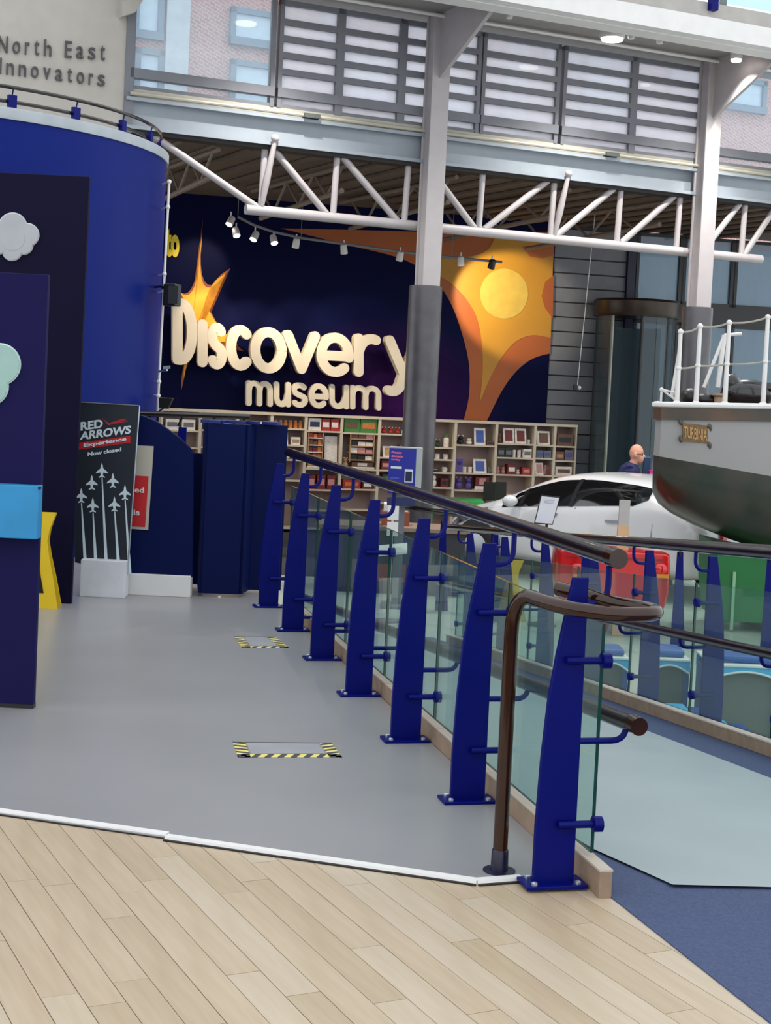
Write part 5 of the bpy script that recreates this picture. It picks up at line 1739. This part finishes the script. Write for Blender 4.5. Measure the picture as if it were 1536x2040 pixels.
grey, under, rim_ = MB(), MB(), MB()
gsec, usec = [], []
for x in xs_:
    hwid, zd, zb, keel = hsec(x)
    up_ = [(-hwid, zd), (-hwid - .0, (zd + zb) / 2), (-hwid + .01, zb)]
    lo_ = [(-hwid + .01, zb)]
    for i in range(1, 9):
        f = i / 8
        a_ = f * math.pi / 2
        lo_.append((-(hwid - .01) * math.cos(a_) ** .8, keel + (zb - keel) * (1 - math.sin(a_)) ** 1.15))
    gsec.append([V((x + SK(cy_ + y), cy_ + y, z_)) for y, z_ in up_])
    usec.append([V((x + SK(cy_ + y), cy_ + y, z_)) for y, z_ in lo_])


def strip(mb_, secs, mirror=True):
    n_ = len(secs[0])
    for mir in ((0, 1) if mirror else (0,)):
        vv_ = [V((p.x + (SK(2 * cy_ - p.y) - SK(p.y) if mir else 0), 2 * cy_ - p.y if mir else p.y, p.z)) for s_ in secs for p in s_]
        mb_.add(vv_, [(i * n_ + j, i * n_ + j + 1, (i + 1) * n_ + j + 1, (i + 1) * n_ + j) for i in range(len(secs) - 1) for j in range(n_ - 1)])


strip(grey, gsec)
strip(under, usec)
s0_ = gsec[0] + usec[0][1:]
tr_ = s0_ + [V((p.x + SK(2 * cy_ - p.y) - SK(p.y), 2 * cy_ - p.y, p.z)) for p in s0_[::-1][1:]]
n_ = len(gsec[0])
gg = gsec[0] + [V((p.x + SK(2 * cy_ - p.y) - SK(p.y), 2 * cy_ - p.y, p.z)) for p in gsec[0][::-1]]
grey.add(gg, [list(range(len(gg)))])
uu = usec[0] + [V((p.x + SK(2 * cy_ - p.y) - SK(p.y), 2 * cy_ - p.y, p.z)) for p in usec[0][::-1][1:]]
under.add(uu, [list(range(len(uu)))])
grey.build('topside', M_hullg, boat, smooth=True)
under.build('underside', M_hull, boat, smooth=True)
dk = [V((x, cy_ - hsec(x)[0], hsec(x)[1])) for x in xs_] + [V((x + SK(cy_ + hsec(x)[0]), cy_ + hsec(x)[0], hsec(x)[1])) for x in xs_[::-1]]
MB().prism(dk, (0, 0, .03)).build('deck', mat('deck', '#7b6a58', .6), boat)
rb = MB()
for x0_, x1_ in zip(xs_[:-1], xs_[1:]):
    a, b_ = hsec(x0_), hsec(x1_)
    rb.hexa([V((x0_, cy_ - a[0] - .025, a[1] - .12)), V((x1_, cy_ - b_[0] - .025, b_[1] - .12)), V((x1_, cy_ - b_[0] + .01, b_[1] - .12)), V((x0_, cy_ - a[0] + .01, a[1] - .12)),
             V((x0_, cy_ - a[0] - .025, a[1])), V((x1_, cy_ - b_[0] - .025, b_[1])), V((x1_, cy_ - b_[0] + .01, b_[1])), V((x0_, cy_ - a[0] + .01, a[1]))])
rb.build('rubbing_band', mat('band_dark', '#222b29', .4, hex2='#6a4a30', scale=1.0), boat)
edge = [V((x, cy_ - hsec(x)[0] - .02, hsec(x)[1] + .03)) for x in xs_]
MB().tube([V((xs_[0] + SK(cy_ + .7) - .01, cy_ + .7, hsec(2.66)[1] + .03))] + edge, .028, 8).build('gunwale', M_white, boat, smooth=True)
# stanchions and ropes
sts = [(1356, 661), (1395, 650), (1453, 643), (1530, 632)]
tops = []
for u, v_ in sts + [(1640, 620)]:
    p = at(u, v_, HY + .12)
    zb_ = hsec(p.x)[1] + .03
    MB().tube([V((p.x, p.y, zb_)), V((p.x, p.y, p.z))], [.026, .02], 10).ball(p, .03, 10, 8).lathe(V((p.x, p.y, zb_)), [(.05, 0), (.045, .02), (.026, .04)], 10).ball(V((p.x, p.y, zb_ + (p.z - zb_) * .5)), .03, 10, 8).build('stanchion', M_white, boat, smooth=True)
    tops.append((p, zb_))
for k_, sag in ((1.0, .02), (.5, .01)):
    rp__ = []
    for (a, za), (b_, zb_) in zip(tops[:-1], tops[1:]):
        A, B = V((a.x, a.y, za + (a.z - za) * k_)), V((b_.x, b_.y, zb_ + (b_.z - zb_) * k_))
        rp__ += arc(A, (A + B) / 2 - V((0, 0, sag * 2.2)), B, 6)[:-1]
    MB().tube(rp__, .011, 6).build('rope', M_rope, boat, smooth=True)
for (a, b_) in (((1355, 690), (1338, 790)), ((1443, 668), (1402, 772)), ((1443, 668), (1430, 772)), ((1443, 668), (1478, 665))):
    MB().tube([at(*a, HY + .5), at(*b_, HY + .45)], .018 if b_[0] != 1430 else .026, 8).build('strut', M_white, boat, smooth=True)
p = at(1318, 776, HY + .3)
MB().ball(p, .022, 8, 6).tube([p, V((p.x, p.y, 1.52))], .012, 6).tube([p, at(1352, 784, HY + .3)], .012, 6).tube([p, at(1346, 797, HY + .3)], .012, 6).build('stern_fitting', M_white, boat)
dk1 = at(1375, 790, HY + .35)
MB().ball(V((dk1.x, dk1.y, 1.62)), (.10, .12, .09), 12, 8).ball(V((dk1.x + .14, dk1.y, 1.60)), (.12, .1, .06), 12, 8).build('winch', M_black, boat, smooth=True)
MB().lathe(V((at(1432, 790, HY + .3).x, HY + .3, 1.53)), [(.07, 0), (.05, .03), (.05, .1), (.085, .12), (.085, .14)], 16).build('bollard', mat('bollard', '#a48a72', .5), boat, smooth=True)
dk2 = at(1490, 770, HY + .5)
MB().ball(V((dk2.x, dk2.y, 1.68)), (.28, .2, .15), 16, 10).ball(V((dk2.x - .17, dk2.y, 1.78)), (.09, .1, .1), 12, 8).box(dk2.x - .08, dk2.x + .3, dk2.y - .14, dk2.y + .1, 1.74, 1.80).build('deck_engine', mat('engine_black', '#17181c', .25, coat=.4), boat, smooth=True)
MB().box(dk2.x - .1, dk2.x + .3, HY + .1, HY + .25, 1.54, 1.565).build('red_board', mat('board_red', '#8c2f2c', .5), boat)
# ornate name plate
pls = [at(u, v_, HY - .0) for u, v_ in ((1360, 843), (1410, 848), (1410, 884), (1360, 878))]
yh = min(p.y for p in pls)
M_brass = mat('brass_plate', '#7a5c35', .4, metal=.4, hex2='#5e4a32', scale=30)
xm = sum(p.x for p in pls) / 4
fy = cy_ - hsec(xm)[0] - .012
pl_ = [V((p.x, fy, p.z)) for p in pls]
npq = MB().prism(pl_, (0, .02, 0)).build('name_plate', M_brass, boat)
text(MB(), 'TURBINIA', pl_[3] + (pl_[1] - pl_[3]) * .06 + V((0, -.004, .02)), pl_[2] + V((-.01, -.004, .025)), pl_[0] + V((.015, -.004, -.03)), (0, -.006, 0), .01).build('plate_text', mat('plate_letters', '#b08a5a', .4, metal=.4), npq)
for p, dx, dz in ((pl_[0], -.02, .02), (pl_[3], -.02, .03), (pl_[1], .025, -.03), (pl_[2], .02, -.03)):
    pts = arc(p, p + V((dx * 1.6, 0, dz * .2)), p + V((dx * 1.2, 0, dz * 1.8)), 6)
    MB().tube(pts, [.02, .024, .022, .02, .016, .012, .006], 8).build('scroll', mat('scroll_dark', '#4a4438', .5), npq, smooth=True)
# cradle
t = thing('boat_cradle', V((5.0, cy_, GZ)), 'green painted cradle block under the boat', 'cradle')
cx0 = at(1424, 1110, HY + .5).x
cyy = HY + .45
MB().prism([V((cx0 + .08, cyy, GZ + .10)), V((cx0 + .02, cyy, GZ + .45)), V((cx0, cyy, .14)), V((cx0 + .6, cyy, .02)), V((6.3, cyy, -.05)), V((6.3, cyy, GZ + .10))], (0, .9, 0)).build('block', M_green, t, bevel=.008)
MB().box(cx0 + .55, 6.2, cyy - .12, cyy + 1.1, GZ, GZ + .14).build('bed_timber', mat('cradle_dark', '#0a5a2a', .5), t, bevel=.006)
MB().box(cx0 + .18, cx0 + .21, cyy - .03, cyy, GZ + .02, GZ + .62).build('upright_strip', mat('pale_strip', '#7fae8c', .5), t)

# ---- person
p = at(1250, 900, 20.2)
px_, py_ = p.x, 20.2
HT = at(1262, 888, 20.2).z                     # top of the head
base = V((px_, py_, GZ))
H = HT - GZ
person = thing('person', base, 'bald person with glasses in a navy top leaning right, behind the car', 'person')
fw = V((.98, -.2, 0)).normalized()
sd = V((fw.y, -fw.x, 0))                       # right hand side


def pp_(f, s_, z_):
    return base + fw * f + sd * s_ + V((0, 0, z_ * H))


bm_ = MB()
bm_.ball(pp_(.12, 0, .945), (.095, .08, .118), 16, 12)             # skull
bm_.ball(pp_(.165, 0, .905), (.06, .055, .075), 12, 10)            # jaw
bm_.tube([pp_(.215, 0, .935), pp_(.235, 0, .918), pp_(.215, 0, .912)], [.010, .016, .010], 8)   # nose
bm_.tube([pp_(.212, -.02, .893), pp_(.212, .02, .893)], .008, 6)   # lips
for e in (-1, 1):
    bm_.ball(pp_(.11, e * .082, .93), (.022, .012, .034), 8, 6)    # ears
bm_.tube([pp_(.11, 0, .90), pp_(.06, 0, .82)], [.055, .062], 12)
bm_.tube([pp_(.05, 0, .83), pp_(.03, 0, .70), pp_(0, 0, .58), pp_(-.02, 0, .50)], [.10, .15, .14, .15], 16)
for e in (-1, 1):
    bm_.tube([pp_(.05, e * .06, .82), pp_(.05, e * .18, .805)], [.06, .065], 12)
    bm_.tube([pp_(.05, e * .19, .80), pp_(.10, e * .22, .64), pp_(.34, e * .17, .60)], [.058, .045, .03], 12)
    hnd = pp_(.38, e * .16, .60)
    bm_.ball(hnd, (.045, .04, .022), 10, 8)
    for q in range(4):
        b0_ = hnd + fw * .03 + sd * ((q - 1.5) * .018)
        bm_.tube([b0_, b0_ + fw * (.045 - .006 * abs(q - 1.4)) + V((0, 0, -.006)), b0_ + fw * (.07 - .008 * abs(q - 1.4)) + V((0, 0, -.024))], [.009, .0085, .007], 6)
    bm_.tube([hnd - sd * e * .03, hnd - sd * e * .055 + fw * .03 + V((0, 0, -.01))], [.011, .008], 6)
    bm_.tube([pp_(-.02, e * .09, .50), pp_(.02, e * .10, .27), pp_(-.02, e * .10, .05)], [.095, .062, .042], 12)
    bm_.tube([pp_(-.03, e * .10, .025), pp_(.08, e * .11, .02), pp_(.17, e * .12, .016)], [.04, .042, .03], 10)
bo = bm_.build('body', M_skin, person, recalc=True)
rm = bo.modifiers.new('remesh', 'REMESH')
rm.mode = 'VOXEL'
rm.voxel_size = .008
rm.use_smooth_shade = True
sm = bo.modifiers.new('smooth', 'SMOOTH')
sm.iterations = 3
st_ = MB()
st_.tube([pp_(.075, 0, .865), pp_(.05, 0, .82), pp_(.03, 0, .70), pp_(0, 0, .58), pp_(-.02, 0, .48)], [.07, .135, .20, .19, .18], 18)
for e in (-1, 1):
    st_.tube([pp_(.05, e * .05, .825), pp_(.05, e * .19, .806)], [.075, .08], 12)
    st_.tube([pp_(.05, e * .19, .812), pp_(.10, e * .225, .64), pp_(.27, e * .19, .607)], [.078, .062, .05], 12)
so = st_.build('shirt', M_navyc, person)
rm = so.modifiers.new('remesh', 'REMESH')
rm.mode = 'VOXEL'
rm.voxel_size = .012
rm.use_smooth_shade = True
tr_ = MB()
for e in (-1, 1):
    tr_.tube([pp_(-.02, e * .075, .53), pp_(-.02, e * .09, .46), pp_(.02, e * .10, .27), pp_(-.02, e * .10, .04)], [.13, .115, .082, .065], 14)
    MB().tube([pp_(-.05, e * .10, .022), pp_(.08, e * .11, .024), pp_(.19, e * .12, .018)], [.05, .052, .038], 10).build('shoe', M_black, person, smooth=True)
to_ = tr_.build('trousers', mat('trousers', '#20222c', .8), person)
rm = to_.modifiers.new('remesh', 'REMESH')
rm.mode = 'VOXEL'
rm.voxel_size = .012
rm.use_smooth_shade = True
gm = MB()
for e in (-1, 1):
    c = pp_(.205, e * .036, .937)
    gm.tube([c + sd * (.024 * math.cos(i * math.pi / 5)) + V((0, 0, .017 * math.sin(i * math.pi / 5))) for i in range(10)], .004, 6, closed=True)
    gm.tube([pp_(.20, e * .06, .939), pp_(.11, e * .088, .938)], .004, 6)
gm.tube([pp_(.21, -.014, .938), pp_(.21, .014, .938)], .004, 6)
gm.build('glasses', M_black, person)
for e in (-1, 1):
    MB().ball(pp_(.196, e * .034, .936), (.012, .012, .010), 8, 6).build('eye', M_white, person, smooth=True)

# help desk beside the person
c = at(1292, 950, 20.05)
t = thing('help_desk', V((c.x + .1, 20.2, GZ)), 'small desk beside the person at the boat stern', 'desk')
dz = c.z
MB().box(c.x - .0, c.x + .30, 19.9, 20.4, dz - .03, dz).build('desk_top', M_white, t, bevel=.004)
for a in (.03, .27):
    for e in (19.93, 20.37):
        MB().box(c.x + a - .02, c.x + a + .02, e - .02, e + .02, GZ, dz - .03).build('leg', M_frame, t)
t = thing('pink_box', V((c.x - .02, 20.05, dz)), 'magenta box on the desk beside the person', 'box')
MB().box(c.x + .0, c.x + .09, 19.98, 20.12, dz, dz + .09).build('carton', mat('magenta', '#9c2a86', .5), t, bevel=.004)
MB().box(c.x + .0, c.x + .09, 19.975, 19.98, dz + .03, dz + .06).build('printed_panel', M_pink, t)
t = thing('card_reader', V((c.x + .03, 20.25, dz)), 'dark blue card stand on the desk behind the magenta box', 'stand')
MB().obox(V((c.x + .0, 20.25, dz + .13)), V((.05, 0, 0)), V((0, .02, .01)), V((0, 0, .13))).build('face', mat('stand_teal', '#1c3a5c', .5), t, bevel=.004)
MB().box(c.x - .05, c.x + .08, 20.2, 19.02, dz, dz + .015).build('base', M_black, t)
t = thing('notice_frame', V((c.x + .09, 20.15, dz)), 'white framed notice on the desk edge next to the boat', 'notice')
MB().box(c.x + .06, c.x + .12, 20.14, 20.16, dz, dz + .33).build('frame', M_frame, t)
MB().box(c.x + .066, c.x + .114, 20.135, 20.14, dz + .02, dz + .2).build('sheet', M_white, t)
